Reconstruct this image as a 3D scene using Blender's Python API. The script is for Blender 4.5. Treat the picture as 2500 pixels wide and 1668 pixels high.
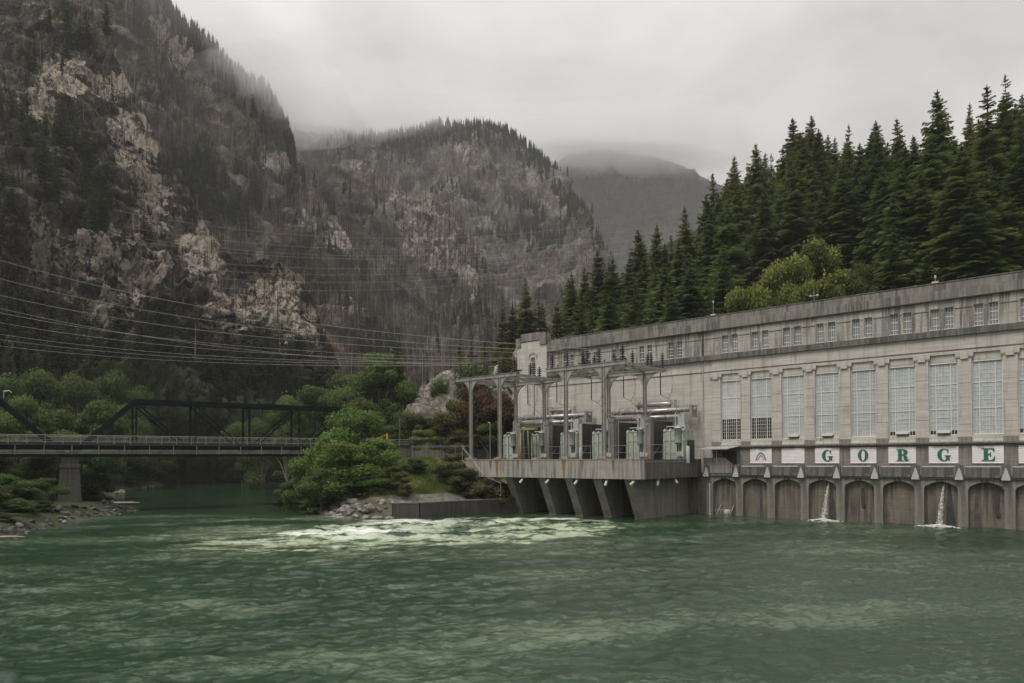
import bpy, bmesh, math, random
import numpy as np
from mathutils import Vector, Matrix, geometry
for _o in list(bpy.data.objects):
    bpy.data.objects.remove(_o)
scene = bpy.context.scene
COL = scene.collection
R = math.radians
rng = np.random.default_rng(7)
random.seed(7)

# ------------------------------------------------------------------ camera, sky, sun, exposure
CAM_H = 9.34
FPX, CY, ROLL, PITCH = 1691.5, 1101.7, R(-0.306), R(0.64)      # focal length and principal point of the photograph (2500 px wide)
camd = bpy.data.cameras.new('camera'); cam = bpy.data.objects.new('camera', camd); COL.objects.link(cam)
camd.sensor_width = 36.0; camd.lens = FPX/2500*36.0
camd.shift_y = (CY-834.0)/2500.0
camd.clip_start = 0.5; camd.clip_end = 12000
cam.matrix_world = Matrix.Translation((0, 0, CAM_H)) @ Matrix.Rotation(R(90)+PITCH, 4, 'X') @ Matrix.Rotation(ROLL, 4, 'Z')
scene.camera = cam

SKYX, SKYY = 0.35, 0.2
SUN_ELEV, SUN_AZ = 58.0, 232.0      # compass-like: direction the light comes from, behind the camera and to its side
world = bpy.data.worlds.new('World'); scene.world = world; world.use_nodes = True
wn, wl = world.node_tree.nodes, world.node_tree.links
wn.clear()
w_out = wn.new('ShaderNodeOutputWorld')
w_sky = wn.new('ShaderNodeTexSky'); w_sky.sky_type = 'NISHITA'; w_sky.sun_disc = False
w_sky.sun_elevation = R(SUN_ELEV); w_sky.sun_rotation = R(SUN_AZ)
w_bg1 = wn.new('ShaderNodeBackground'); w_bg1.inputs['Strength'].default_value = 0.06
wl.new(w_sky.outputs[0], w_bg1.inputs['Color'])
# overcast cloud deck: brighter towards the zenith, soft uneven patches
w_tc = wn.new('ShaderNodeTexCoord')
w_sep = wn.new('ShaderNodeSeparateXYZ'); wl.new(w_tc.outputs['Generated'], w_sep.inputs[0])
w_el = wn.new('ShaderNodeMapRange'); w_el.inputs['From Min'].default_value = 0.0; w_el.inputs['From Max'].default_value = 1.0
w_el.inputs['To Min'].default_value = 0.265; w_el.inputs['To Max'].default_value = 0.85
wl.new(w_sep.outputs['Z'], w_el.inputs['Value'])
w_map = wn.new('ShaderNodeMapping'); w_map.inputs['Scale'].default_value = (1.0, 1.0, 2.0); w_map.inputs['Location'].default_value = (SKYX, SKYY, 0.0)
wl.new(w_tc.outputs['Generated'], w_map.inputs[0])
w_no = wn.new('ShaderNodeTexNoise'); w_no.inputs['Scale'].default_value = 3.4; w_no.inputs['Detail'].default_value = 5; w_no.inputs['Roughness'].default_value = 0.5; w_no.inputs['Distortion'].default_value = 0.3
wl.new(w_map.outputs[0], w_no.inputs['Vector'])
w_nr = wn.new('ShaderNodeMapRange'); w_nr.inputs['From Min'].default_value = 0.3; w_nr.inputs['From Max'].default_value = 0.7
w_nr.inputs['To Min'].default_value = 0.70; w_nr.inputs['To Max'].default_value = 1.20
wl.new(w_no.outputs['Fac'], w_nr.inputs['Value'])
w_mul = wn.new('ShaderNodeMath'); w_mul.operation = 'MULTIPLY'
wl.new(w_el.outputs[0], w_mul.inputs[0]); wl.new(w_nr.outputs[0], w_mul.inputs[1])
w_bg2 = wn.new('ShaderNodeBackground'); w_bg2.inputs['Color'].default_value = (1.0, 0.953, 0.938, 1)
wl.new(w_mul.outputs[0], w_bg2.inputs['Strength'])
w_mix = wn.new('ShaderNodeMixShader'); w_mix.inputs[0].default_value = 0.95
wl.new(w_bg1.outputs[0], w_mix.inputs[1]); wl.new(w_bg2.outputs[0], w_mix.inputs[2])
wl.new(w_mix.outputs[0], w_out.inputs['Surface'])

sund = bpy.data.lights.new('sun', 'SUN'); sun = bpy.data.objects.new('sun', sund); COL.objects.link(sun)
sund.energy = 1.5; sund.angle = R(22); sund.color = (1.0, 0.96, 0.9)
_a = R(SUN_AZ); _e = R(SUN_ELEV)
sdir = Vector((math.sin(_a)*math.cos(_e), math.cos(_a)*math.cos(_e), math.sin(_e)))   # towards the sun
sun.rotation_euler = sdir.to_track_quat('Z', 'Y').to_euler(); sun.location = (0, -50, 200)

scene.view_settings.view_transform = 'Standard'; scene.view_settings.look = 'None'
scene.view_settings.exposure = 0.72; scene.view_settings.gamma = 1.0; scene.view_settings.use_curve_mapping = False
scene.render.engine = 'CYCLES'
cy = scene.cycles
cy.max_bounces = 5; cy.diffuse_bounces = 3; cy.glossy_bounces = 3; cy.transmission_bounces = 3; cy.transparent_max_bounces = 6; cy.volume_bounces = 4
cy.use_denoising = True; cy.caustics_reflective = False; cy.caustics_refractive = False
try:
    cy.use_adaptive_sampling = True; cy.adaptive_threshold = 0.01
except Exception:
    pass

# ------------------------------------------------------------------ helpers: places
YAW = R(40.5235); BX, BY = 35.885, 110.338; WD = 2.667         # powerhouse front: origin of its own axes (metres)
EV = np.array([math.cos(YAW), -math.sin(YAW), 0.0]); NV = np.array([math.sin(YAW), math.cos(YAW), 0.0])
def ray(x, y):
    a, b = x-1250.0, y-CY; c, s = math.cos(ROLL), math.sin(ROLL)
    u = a*c+b*s; v = -a*s+b*c
    zc = -v/FPX; c, s = math.cos(PITCH), math.sin(PITCH)
    return np.array([u/FPX, c-zc*s, s+zc*c])
def at(x, y, Y):                                                # point at distance Y seen in direction (x, y)
    r = ray(x, y); return np.array([0, 0, CAM_H])+r*(Y/r[1])
def at_z(x, y, z=0.0):
    r = ray(x, y); return np.array([0, 0, CAM_H])+r*((z-CAM_H)/r[2])
def bw(t, w, z):                                                # powerhouse axes -> world
    return Vector(np.array([BX, BY, 0])+EV*t-NV*w+np.array([0, 0, z]))
def proj(P):
    P = np.asarray(P, float); X, Y, Z = P[..., 0], P[..., 1], P[..., 2]-CAM_H
    c, s = math.cos(PITCH), math.sin(PITCH); yc = Y*c+Z*s; zc = -Y*s+Z*c
    u = FPX*X/yc; v = -FPX*zc/yc; c, s = math.cos(ROLL), math.sin(ROLL)
    return 1250+u*c-v*s, CY+u*s+v*c

# ------------------------------------------------------------------ helpers: noise
def _h(ix, iy, iz, seed):
    h = (ix.astype(np.int64)*374761393+iy.astype(np.int64)*668265263+iz.astype(np.int64)*2147483647+seed*1274126177) & 0xffffffff
    h = ((h ^ (h >> 13))*1274126177) & 0xffffffff
    h = ((h ^ (h >> 16))*2246822519) & 0xffffffff
    return ((h ^ (h >> 15)) & 0xffffff)/float(0xffffff)
def vnoise(p, seed=0):
    i = np.floor(p); f = p-i; f = f*f*f*(f*(f*6-15)+10); ix, iy, iz = i[:, 0], i[:, 1], i[:, 2]
    r = 0
    for dx in (0, 1):
        for dy in (0, 1):
            for dz in (0, 1):
                w = (f[:, 0] if dx else 1-f[:, 0])*(f[:, 1] if dy else 1-f[:, 1])*(f[:, 2] if dz else 1-f[:, 2])
                r = r+w*_h(ix+dx, iy+dy, iz+dz, seed)
    return r*2-1
def fbm(p, oct=5, seed=0, gain=0.5, ridged=False):
    a, s, t = 1.0, 0.0, 0.0; q = np.array(p, float)
    for k in range(oct):
        n = vnoise(q, seed+k*17)
        if ridged: n = 1-2*np.abs(n)
        s = s+a*n; t += a; a *= gain; q = q*2.03+11.7
    return s/t
def worley(p, seed=0):
    i = np.floor(p); d1 = np.full(len(p), 9.0); d2 = np.full(len(p), 9.0); idv = np.zeros(len(p))
    for dx in (-1, 0, 1):
        for dy in (-1, 0, 1):
            for dz in (-1, 0, 1):
                c = i+np.array([dx, dy, dz])
                o = np.stack([_h(c[:, 0], c[:, 1], c[:, 2], seed+s) for s in (1, 2, 3)], 1)
                d = np.sqrt((((c+o)-p)**2).sum(1)); v = _h(c[:, 0], c[:, 1], c[:, 2], seed+9)
                near = d < d1
                d2 = np.where(near, d1, np.minimum(d2, d)); idv = np.where(near, v, idv); d1 = np.where(near, d, d1)
    return d1, d2, idv

# ------------------------------------------------------------------ helpers: objects
def tag(o, label=None, cat=None, group=None, kind=None):
    if label: o['label'] = label
    if cat: o['category'] = cat
    if group: o['group'] = group
    if kind: o['kind'] = kind
    return o
def empty(name, loc=(0, 0, 0), rz=0.0, label=None, cat=None, group=None):
    o = bpy.data.objects.new(name, None); COL.objects.link(o); o.location = loc; o.rotation_euler = (0, 0, rz)
    o.empty_display_size = 0.5
    return tag(o, label, cat, group)
def bthing(name, t, w, z, label, cat, group=None):               # a thing standing in powerhouse axes
    return empty(name, bw(t, w, z), -YAW, label, cat, group)
def np_mesh(name, V, F, mats=(), smooth=False, mi=None):
    V = np.asarray(V, np.float32); F = np.asarray(F, np.int32); k = F.shape[1]
    me = bpy.data.meshes.new(name)
    me.vertices.add(len(V)); me.vertices.foreach_set('co', V.ravel())
    me.loops.add(F.size); me.loops.foreach_set('vertex_index', F.ravel())
    me.polygons.add(len(F)); me.polygons.foreach_set('loop_start', np.arange(0, F.size, k, dtype=np.int32))
    me.polygons.foreach_set('loop_total', np.full(len(F), k, np.int32))
    if mi is not None: me.polygons.foreach_set('material_index', np.asarray(mi, np.int32))
    if smooth: me.polygons.foreach_set('use_smooth', np.ones(len(F), bool))
    for m in (mats if isinstance(mats, (list, tuple)) else [mats]): me.materials.append(m)
    me.update(calc_edges=True); return me
def vattr(me, name, vals):
    vals = np.asarray(vals, np.float32)
    if vals.ndim == 1:
        a = me.attributes.new(name, 'FLOAT', 'POINT'); a.data.foreach_set('value', vals)
    else:
        a = me.attributes.new(name, 'FLOAT_COLOR', 'POINT')
        if vals.shape[1] == 3: vals = np.concatenate([vals, np.ones((len(vals), 1), np.float32)], 1)
        a.data.foreach_set('color', vals.ravel())
def obj(name, me, parent=None, loc=None, kind=None):
    o = bpy.data.objects.new(name, me); COL.objects.link(o)
    if parent is not None: o.parent = parent
    if loc is not None: o.location = loc
    if kind: o['kind'] = kind
    return o
class MB:
    """collects faces of one part"""
    def __init__(s): s.v = []; s.f = []; s.m = []
    def add(s, V, F, m=0):
        b = len(s.v); s.v += [tuple(map(float, p)) for p in V]; s.f += [tuple(i+b for i in f) for f in F]; s.m += [m]*len(F); return s
    def box(s, x0, x1, y0, y1, z0, z1, m=0):
        return s.add([(x0, y0, z0), (x1, y0, z0), (x1, y1, z0), (x0, y1, z0), (x0, y0, z1), (x1, y0, z1), (x1, y1, z1), (x0, y1, z1)],
                     [(0, 3, 2, 1), (4, 5, 6, 7), (0, 1, 5, 4), (1, 2, 6, 5), (2, 3, 7, 6), (3, 0, 4, 7)], m)
    def prism(s, poly, a0, a1, axis='y', m=0):                    # polygon in the other two axes, extruded along axis
        n = len(poly)
        def P(p, a): return {'y': (p[0], a, p[1]), 'x': (a, p[0], p[1]), 'z': (p[0], p[1], a)}[axis]
        V = [P(p, a0) for p in poly]+[P(p, a1) for p in poly]
        tri = geometry.tessellate_polygon([[Vector((p[0], p[1], 0)) for p in poly]])
        F = [tuple(t) for t in tri]+[tuple(i+n for i in reversed(t)) for t in tri]
        F += [(i, (i+1) % n, n+(i+1) % n, n+i) for i in range(n)]
        return s.add(V, F, m)
    def tube(s, pts, r, seg=6, m=0, caps=True):
        pts = [Vector(p) for p in pts]; n = len(pts); rs = r if isinstance(r, (list, tuple)) else [r]*n
        V = []; up = Vector((0, 0, 1))
        for i, p in enumerate(pts):
            d = (pts[min(i+1, n-1)]-pts[max(i-1, 0)]).normalized()
            a = d.cross(up if abs(d.z) < 0.95 else Vector((1, 0, 0))).normalized(); b = d.cross(a)
            for k in range(seg):
                q = 2*math.pi*k/seg; V.append(p+(a*math.cos(q)+b*math.sin(q))*rs[i])
        F = [(i*seg+k, i*seg+(k+1) % seg, (i+1)*seg+(k+1) % seg, (i+1)*seg+k) for i in range(n-1) for k in range(seg)]
        if caps: F += [tuple(range(seg))[::-1], tuple((n-1)*seg+k for k in range(seg))]
        return s.add(V, F, m)
    def bar(s, p, q, w, h, m=0):                                  # rectangular bar between two points
        p, q = Vector(p), Vector(q); d = (q-p).normalized(); up = Vector((0, 0, 1))
        a = d.cross(up if abs(d.z) < 0.95 else Vector((1, 0, 0))).normalized()*w/2; b = d.cross(a).normalized()*h/2
        V = [p-a-b, p+a-b, p+a+b, p-a+b, q-a-b, q+a-b, q+a+b, q-a+b]
        return s.add(V, [(0, 3, 2, 1), (4, 5, 6, 7), (0, 1, 5, 4), (1, 2, 6, 5), (2, 3, 7, 6), (3, 0, 4, 7)], m)
    def lathe(s, prof, c=(0, 0, 0), seg=12, m=0):                 # (r, z) profile about z
        V = [(c[0]+r*math.cos(2*math.pi*k/seg), c[1]+r*math.sin(2*math.pi*k/seg), c[2]+z) for r, z in prof for k in range(seg)]
        F = [(i*seg+k, i*seg+(k+1) % seg, (i+1)*seg+(k+1) % seg, (i+1)*seg+k) for i in range(len(prof)-1) for k in range(seg)]
        F += [tuple(range(seg))[::-1], tuple((len(prof)-1)*seg+k for k in range(seg))]
        return s.add(V, F, m)
    def mesh(s, name, mats, smooth=False):
        me = bpy.data.meshes.new(name); me.from_pydata(s.v, [], s.f)
        for m in (mats if isinstance(mats, (list, tuple)) else [mats]): me.materials.append(m)
        me.polygons.foreach_set('material_index', s.m)
        if smooth: me.polygons.foreach_set('use_smooth', [True]*len(s.f))
        me.update(); return me
    def build(s, name, mats, parent=None, smooth=False, loc=None, label=None):
        o = obj(name, s.mesh(name, mats, smooth), parent, loc)
        if label: o['label'] = label
        return o
def copy_tree(o, parent=None):
    c = o.copy(); COL.objects.link(c); c.parent = parent
    for ch in o.children:
        if ch is not c: copy_tree(ch, c)
    return c

# ------------------------------------------------------------------ materials
def new_mat(name):
    m = bpy.data.materials.new(name); m.use_nodes = True; nt = m.node_tree
    return m, nt, nt.nodes['Principled BSDF']
def node(nt, t, **kw):
    n = nt.nodes.new(t)
    for k, v in kw.items():
        if k.startswith('i_'):
            key = k[2:]; key = int(key) if key.isdigit() else key.replace('_', ' '); n.inputs[key].default_value = v
        else: setattr(n, k, v)
    return n
def coords(nt, scale=(1, 1, 1), kind='Object'):
    tc = nt.nodes.new('ShaderNodeTexCoord'); mp = nt.nodes.new('ShaderNodeMapping'); mp.inputs['Scale'].default_value = scale
    nt.links.new(tc.outputs[kind], mp.inputs[0]); return mp.outputs[0]
def noise(nt, vec, scale, detail=4, rough=0.55, dist=0.0):
    n = node(nt, 'ShaderNodeTexNoise'); n.inputs['Scale'].default_value = scale; n.inputs['Detail'].default_value = detail
    n.inputs['Roughness'].default_value = rough; n.inputs['Distortion'].default_value = dist
    nt.links.new(vec, n.inputs['Vector']); return n.outputs['Fac']
def mrange(nt, v, a, b, c=0.0, d=1.0):
    n = node(nt, 'ShaderNodeMapRange'); n.inputs['From Min'].default_value = a; n.inputs['From Max'].default_value = b
    n.inputs['To Min'].default_value = c; n.inputs['To Max'].default_value = d; nt.links.new(v, n.inputs['Value']); return n.outputs[0]
def mixc(nt, fac, a, b, blend='MIX'):
    n = node(nt, 'ShaderNodeMix'); n.data_type = 'RGBA'; n.blend_type = blend
    for key, val in ((0, fac), (6, a), (7, b)):
        if hasattr(val, 'is_linked') or hasattr(val, 'links'): nt.links.new(val, n.inputs[key])
        elif key == 0: n.inputs[0].default_value = val
        else: n.inputs[key].default_value = (*val, 1) if len(val) == 3 else val
    return n.outputs[2]
def math_n(nt, op, a, b=None):
    n = node(nt, 'ShaderNodeMath', operation=op)
    for i, v in enumerate((a, b)):
        if v is None: continue
        if hasattr(v, 'links'): nt.links.new(v, n.inputs[i])
        else: n.inputs[i].default_value = v
    return n.outputs[0]
def bump(nt, bs, h, strength=0.3, dist=0.1):
    b = node(nt, 'ShaderNodeBump'); b.inputs['Strength'].default_value = strength; b.inputs['Distance'].default_value = dist
    nt.links.new(h, b.inputs['Height']); nt.links.new(b.outputs[0], bs.inputs['Normal'])
def simple(name, c1, c2, scale=2.0, rough=0.7, metal=0.0, bstr=0.15, stretch=(1, 1, 1), lo=0.35, hi=0.65, objrand=0.0):
    m, nt, bs = new_mat(name); v = coords(nt, stretch); n = noise(nt, v, scale, 5)
    col = mixc(nt, mrange(nt, n, lo, hi), c1, c2)
    if objrand:
        oi = node(nt, 'ShaderNodeObjectInfo'); f = mrange(nt, oi.outputs['Random'], 0, 1, 1-objrand, 1+objrand)
        hs = node(nt, 'ShaderNodeHueSaturation'); nt.links.new(f, hs.inputs['Value']); nt.links.new(col, hs.inputs['Color']); col = hs.outputs[0]
    nt.links.new(col, bs.inputs['Base Color']); bs.inputs['Roughness'].default_value = rough; bs.inputs['Metallic'].default_value = metal
    if bstr: bump(nt, bs, n, bstr, 0.05)
    return m
def concrete(name, light, dark, stain, streak=0.5, board=0.35, stain_lo=0.5, seed=0.0, rough=0.9, boardvert=False):
    """weathered board-marked concrete: blotches, vertical run-off streaks, form lines"""
    m, nt, bs = new_mat(name)
    tc = nt.nodes.new('ShaderNodeTexCoord')
    def mp(sc, off=(0, 0, 0)):
        n = nt.nodes.new('ShaderNodeMapping'); n.inputs['Scale'].default_value = sc; n.inputs['Location'].default_value = (seed+off[0], seed+off[1], off[2])
        nt.links.new(tc.outputs['Object'], n.inputs[0]); return n.outputs[0]
    blot = noise(nt, mp((1, 1, 1)), 0.35, 6, 0.6)
    col = mixc(nt, mrange(nt, blot, 0.3, 0.7), dark, light)
    fine = noise(nt, mp((1, 1, 1)), 3.0, 6, 0.65)
    col = mixc(nt, mrange(nt, fine, 0.25, 0.75, 0.0, 0.35), col, dark)
    st = noise(nt, mp((1.3, 1.3, 0.07)), 1.6, 5, 0.6, 0.3)
    amt = noise(nt, mp((0.5, 0.5, 0.35)), 0.6, 3, 0.5)
    sf = math_n(nt, 'MULTIPLY', mrange(nt, st, stain_lo, stain_lo+0.09), mrange(nt, amt, 0.35, 0.65, 0.25, 1.0))
    col = mixc(nt, math_n(nt, 'MULTIPLY', sf, streak), col, stain)
    # pale lime runs
    lr = noise(nt, mp((1.7, 1.7, 0.05), (40, 7, 0)), 1.9, 4, 0.6)
    col = mixc(nt, mrange(nt, lr, 0.66, 0.74, 0.0, 0.35*min(1.0, streak+0.2)), col, tuple(min(0.8, c*1.35) for c in light))
    # board marks
    wv = node(nt, 'ShaderNodeTexWave', wave_type='BANDS', bands_direction='X' if boardvert else 'Z', wave_profile='SAW')
    wv.inputs['Scale'].default_value = 0.62; wv.inputs['Distortion'].default_value = 0.25; wv.inputs['Detail'].default_value = 1.0
    nt.links.new(mp((1, 1, 1)), wv.inputs['Vector'])
    bl = mrange(nt, wv.outputs['Fac'], 0.0, 0.12, 1.0, 0.0)
    bn = noise(nt, mp((0.25, 0.25, 3.2) if not boardvert else (3.2, 3.2, .25)), 1.0, 3, 0.5)
    col = mixc(nt, math_n(nt, 'MULTIPLY', mrange(nt, bn, 0.4, 0.7), board), col, tuple(c*0.62 for c in dark))
    col = mixc(nt, math_n(nt, 'MULTIPLY', bl, board), col, tuple(c*0.5 for c in dark))
    nt.links.new(col, bs.inputs['Base Color']); bs.inputs['Roughness'].default_value = rough
    hgt = math_n(nt, 'ADD', math_n(nt, 'MULTIPLY', fine, 0.6), math_n(nt, 'MULTIPLY', bl, -0.4))
    bump(nt, bs, hgt, 0.35, 0.06)
    return m
def glassvar(name, c1, c2, rough):
    m = simple(name, c1, c2, 0.5, rough, 0, 0.02, objrand=0.10); return m
def leafmat(name, c1, c2, c3, rough=0.6, rand=0.15, trans=0.38):
    m, nt, bs = new_mat(name)
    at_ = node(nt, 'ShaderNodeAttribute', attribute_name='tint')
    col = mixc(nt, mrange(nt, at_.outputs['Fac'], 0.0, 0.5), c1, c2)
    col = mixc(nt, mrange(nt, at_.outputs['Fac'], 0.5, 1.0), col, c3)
    oi = node(nt, 'ShaderNodeObjectInfo')
    hs = node(nt, 'ShaderNodeHueSaturation'); nt.links.new(col, hs.inputs['Color'])
    nt.links.new(mrange(nt, oi.outputs['Random'], 0, 1, 1-rand, 1+rand), hs.inputs['Value'])
    r2 = math_n(nt, 'FRACT', math_n(nt, 'MULTIPLY', oi.outputs['Random'], 7.31))
    nt.links.new(mrange(nt, r2, 0, 1, 0.5-rand*0.12, 0.5+rand*0.12), hs.inputs['Hue'])
    nt.links.new(hs.outputs[0], bs.inputs['Base Color']); bs.inputs['Roughness'].default_value = rough
    bs.inputs['Specular IOR Level'].default_value = 0.25
    if trans:
        tr = node(nt, 'ShaderNodeBsdfTranslucent'); nt.links.new(hs.outputs[0], tr.inputs['Color'])
        mx = node(nt, 'ShaderNodeMixShader'); mx.inputs[0].default_value = trans
        nt.links.new(bs.outputs[0], mx.inputs[1]); nt.links.new(tr.outputs[0], mx.inputs[2])
        nt.links.new(mx.outputs[0], nt.nodes['Material Output'].inputs['Surface'])
    return m
M = {}
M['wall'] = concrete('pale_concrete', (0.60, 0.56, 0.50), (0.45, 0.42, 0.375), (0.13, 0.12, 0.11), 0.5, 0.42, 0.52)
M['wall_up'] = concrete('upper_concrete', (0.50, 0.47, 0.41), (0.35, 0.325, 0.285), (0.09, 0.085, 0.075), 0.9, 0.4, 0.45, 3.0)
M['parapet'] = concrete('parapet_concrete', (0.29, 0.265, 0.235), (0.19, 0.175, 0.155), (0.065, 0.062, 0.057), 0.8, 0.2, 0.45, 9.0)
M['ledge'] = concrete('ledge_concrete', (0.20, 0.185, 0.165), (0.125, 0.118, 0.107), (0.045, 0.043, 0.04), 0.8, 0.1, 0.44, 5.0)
M['base'] = concrete('sign_level_concrete', (0.30, 0.27, 0.23), (0.21, 0.19, 0.165), (0.07, 0.066, 0.06), 0.7, 0.35, 0.48, 2.0)
M['low'] = concrete('river_wall_concrete', (0.24, 0.205, 0.16), (0.14, 0.118, 0.094), (0.035, 0.033, 0.03), 0.75, 0.3, 0.46, 6.0)
M['pier'] = concrete('pier_concrete', (0.30, 0.285, 0.24), (0.17, 0.16, 0.14), (0.05, 0.05, 0.045), 0.8, 0.12, 0.47, 8.0)
M['deck'] = concrete('deck_concrete', (0.36, 0.335, 0.30), (0.26, 0.24, 0.215), (0.10, 0.09, 0.08), 0.75, 0.25, 0.47, 4.0)
M['deckdark'] = concrete('deck_side_concrete', (0.19, 0.175, 0.155), (0.13, 0.12, 0.107), (0.05, 0.047, 0.043), 0.8, 0.25, 0.46, 12.0)
M['fin'] = concrete('fin_concrete', (0.27, 0.26, 0.215), (0.18, 0.17, 0.145), (0.06, 0.06, 0.05), 0.6, 0.2, 0.5, 1.0)
M['palecap'] = concrete('pale_cap_concrete', (0.50, 0.48, 0.43), (0.36, 0.34, 0.30), (0.12, 0.115, 0.1), 0.5, 0.1, 0.5, 2.5)
M['white'] = simple('white_paint', (0.70, 0.68, 0.64), (0.60, 0.58, 0.54), 1.5, 0.55)
M['panel'] = simple('white_board', (0.78, 0.75, 0.73), (0.70, 0.67, 0.65), 0.8, 0.6)
M['green'] = simple('green_letter_paint', (0.012, 0.11, 0.06), (0.018, 0.14, 0.075), 3.0, 0.5)
M['glass'] = glassvar('frosted_glass', (0.37, 0.41, 0.405), (0.50, 0.53, 0.525), 0.2)
M['glass2'] = simple('dusty_glass', (0.14, 0.155, 0.165), (0.26, 0.275, 0.28), 0.6, 0.12, 0, 0.02)
M['darkglass'] = simple('dark_glass', (0.012, 0.014, 0.016), (0.03, 0.034, 0.036), 1.5, 0.08, 0, 0.0)
M['steel'] = simple('weathered_galvanised_steel', (0.34, 0.32, 0.29), (0.23, 0.22, 0.20), 1.5, 0.6, 0.15, 0.1, (1, 1, .4))
M['darksteel'] = simple('dark_green_bridge_steel', (0.007, 0.012, 0.012), (0.013, 0.02, 0.018), 1.2, 0.9, 0.0)
M['darksteel'].node_tree.nodes['Principled BSDF'].inputs['Specular IOR Level'].default_value = 0.08
M['rail'] = simple('galvanised_rail', (0.30, 0.29, 0.27), (0.22, 0.21, 0.2), 1.0, 0.5, 0.3)
M['duct'] = simple('aluminium_duct', (0.52, 0.50, 0.47), (0.38, 0.36, 0.34), 1.2, 0.38, 0.7, 0.05)
M['trafo'] = simple('pale_green_enamel', (0.43, 0.47, 0.40), (0.34, 0.385, 0.32), 0.9, 0.5, 0, 0.08, (1, 1, .4))
M['trafo2'] = simple('pale_turret_enamel', (0.47, 0.52, 0.46), (0.40, 0.45, 0.39), 1.2, 0.4)
M['greybox'] = simple('grey_cabinet_paint', (0.42, 0.42, 0.41), (0.36, 0.36, 0.35), 1.0, 0.5)
M['black'] = simple('black_porcelain', (0.012, 0.012, 0.014), (0.03, 0.028, 0.028), 3.0, 0.25)
M['dark'] = simple('dark_iron', (0.03, 0.03, 0.03), (0.055, 0.05, 0.045), 2.0, 0.7)
M['lampwhite'] = simple('white_lamp_enamel', (0.55, 0.52, 0.47), (0.42, 0.40, 0.36), 2.0, 0.4)
M['orange'] = simple('orange_brown_paint', (0.42, 0.17, 0.035), (0.34, 0.13, 0.03), 2.0, 0.5)
M['rust'] = simple('rusty_stain', (0.23, 0.125, 0.05), (0.16, 0.09, 0.045), 2.0, 0.85)
M['yellow'] = simple('yellow_paint', (0.68, 0.40, 0.04), (0.58, 0.33, 0.03), 2.0, 0.5)
M['hose'] = simple('khaki_green_hose', (0.31, 0.30, 0.17), (0.24, 0.23, 0.13), 2.0, 0.6)
M['awning'] = simple('pale_metal_roof', (0.50, 0.51, 0.53), (0.42, 0.43, 0.45), 1.0, 0.45, 0.2)
M['wire'] = simple('aluminium_cable', (0.36, 0.345, 0.32), (0.30, 0.285, 0.27), 0.2, 0.5, 0.3, 0.0)
M['wood'] = simple('weathered_wood', (0.23, 0.19, 0.15), (0.14, 0.115, 0.09), 2.0, 0.85, 0, 0.3, (1, 1, .15))
M['log'] = simple('bleached_driftwood', (0.42, 0.36, 0.28), (0.27, 0.22, 0.17), 2.5, 0.85, 0, 0.3)
M['bark'] = simple('conifer_bark', (0.095, 0.075, 0.06), (0.05, 0.042, 0.036), 3.0, 0.9, 0, 0.4, (1, 1, .2))
M['barkpale'] = simple('pale_grey_bark', (0.24, 0.215, 0.18), (0.14, 0.125, 0.105), 3.0, 0.9, 0, 0.4, (1, 1, .2))

M['rockpale'] = simple('riprap_stone', (0.25, 0.235, 0.205), (0.11, 0.105, 0.095), 1.2, 0.85, 0, 0.5, objrand=0.35)
M['rockdark'] = simple('wet_dark_stone', (0.085, 0.08, 0.07), (0.035, 0.034, 0.03), 1.2, 0.75, 0, 0.5, objrand=0.4)
M['confar'] = leafmat('dark_fir_needles', (0.014, 0.024, 0.011), (0.034, 0.052, 0.019), (0.07, 0.098, 0.034), rand=0.25)  # darker needle green for the distant firs
M['leaff'] = leafmat('fresh_alder_leaves', (0.036, 0.070, 0.015), (0.105, 0.165, 0.034), (0.21, 0.28, 0.065))
M['con1'] = leafmat('fir_needles', (0.042, 0.058, 0.023), (0.090, 0.120, 0.039), (0.145, 0.18, 0.056), rand=0.3)
M['con2'] = leafmat('hemlock_needles', (0.052, 0.066, 0.024), (0.108, 0.128, 0.040), (0.165, 0.19, 0.06))
M['leaf'] = leafmat('alder_leaves', (0.020, 0.042, 0.012), (0.065, 0.105, 0.026), (0.16, 0.21, 0.055))
M['leafb'] = leafmat('bright_maple_leaves', (0.045, 0.08, 0.015), (0.13, 0.18, 0.034), (0.28, 0.32, 0.07))
M['leafd'] = leafmat('dark_shrub_leaves', (0.024, 0.044, 0.013), (0.060, 0.098, 0.026), (0.135, 0.18, 0.048))
M['leafr'] = leafmat('reddish_maple_leaves', (0.035, 0.022, 0.012), (0.085, 0.048, 0.022), (0.16, 0.09, 0.035))
M['leafy'] = leafmat('yellow_green_leaves', (0.028, 0.040, 0.010), (0.085, 0.098, 0.022), (0.19, 0.17, 0.045))
M['leafo'] = leafmat('flowering_olive_leaves', (0.022, 0.032, 0.010), (0.07, 0.078, 0.024), (0.20, 0.165, 0.075))
M['snag'] = leafmat('dead_grey_wood', (0.019, 0.016, 0.014), (0.092, 0.075, 0.062), (0.25, 0.212, 0.180), 0.9, 0.0, 0.0)
M['pierdark'] = concrete('old_pier_concrete', (0.105, 0.095, 0.085), (0.065, 0.06, 0.054), (0.03, 0.028, 0.026), 0.7, 0.3, 0.47, 14.0)
M['grass'] = leafmat('grass_blades', (0.06, 0.105, 0.02), (0.125, 0.18, 0.036), (0.26, 0.25, 0.085), 0.7, 0.0)
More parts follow.
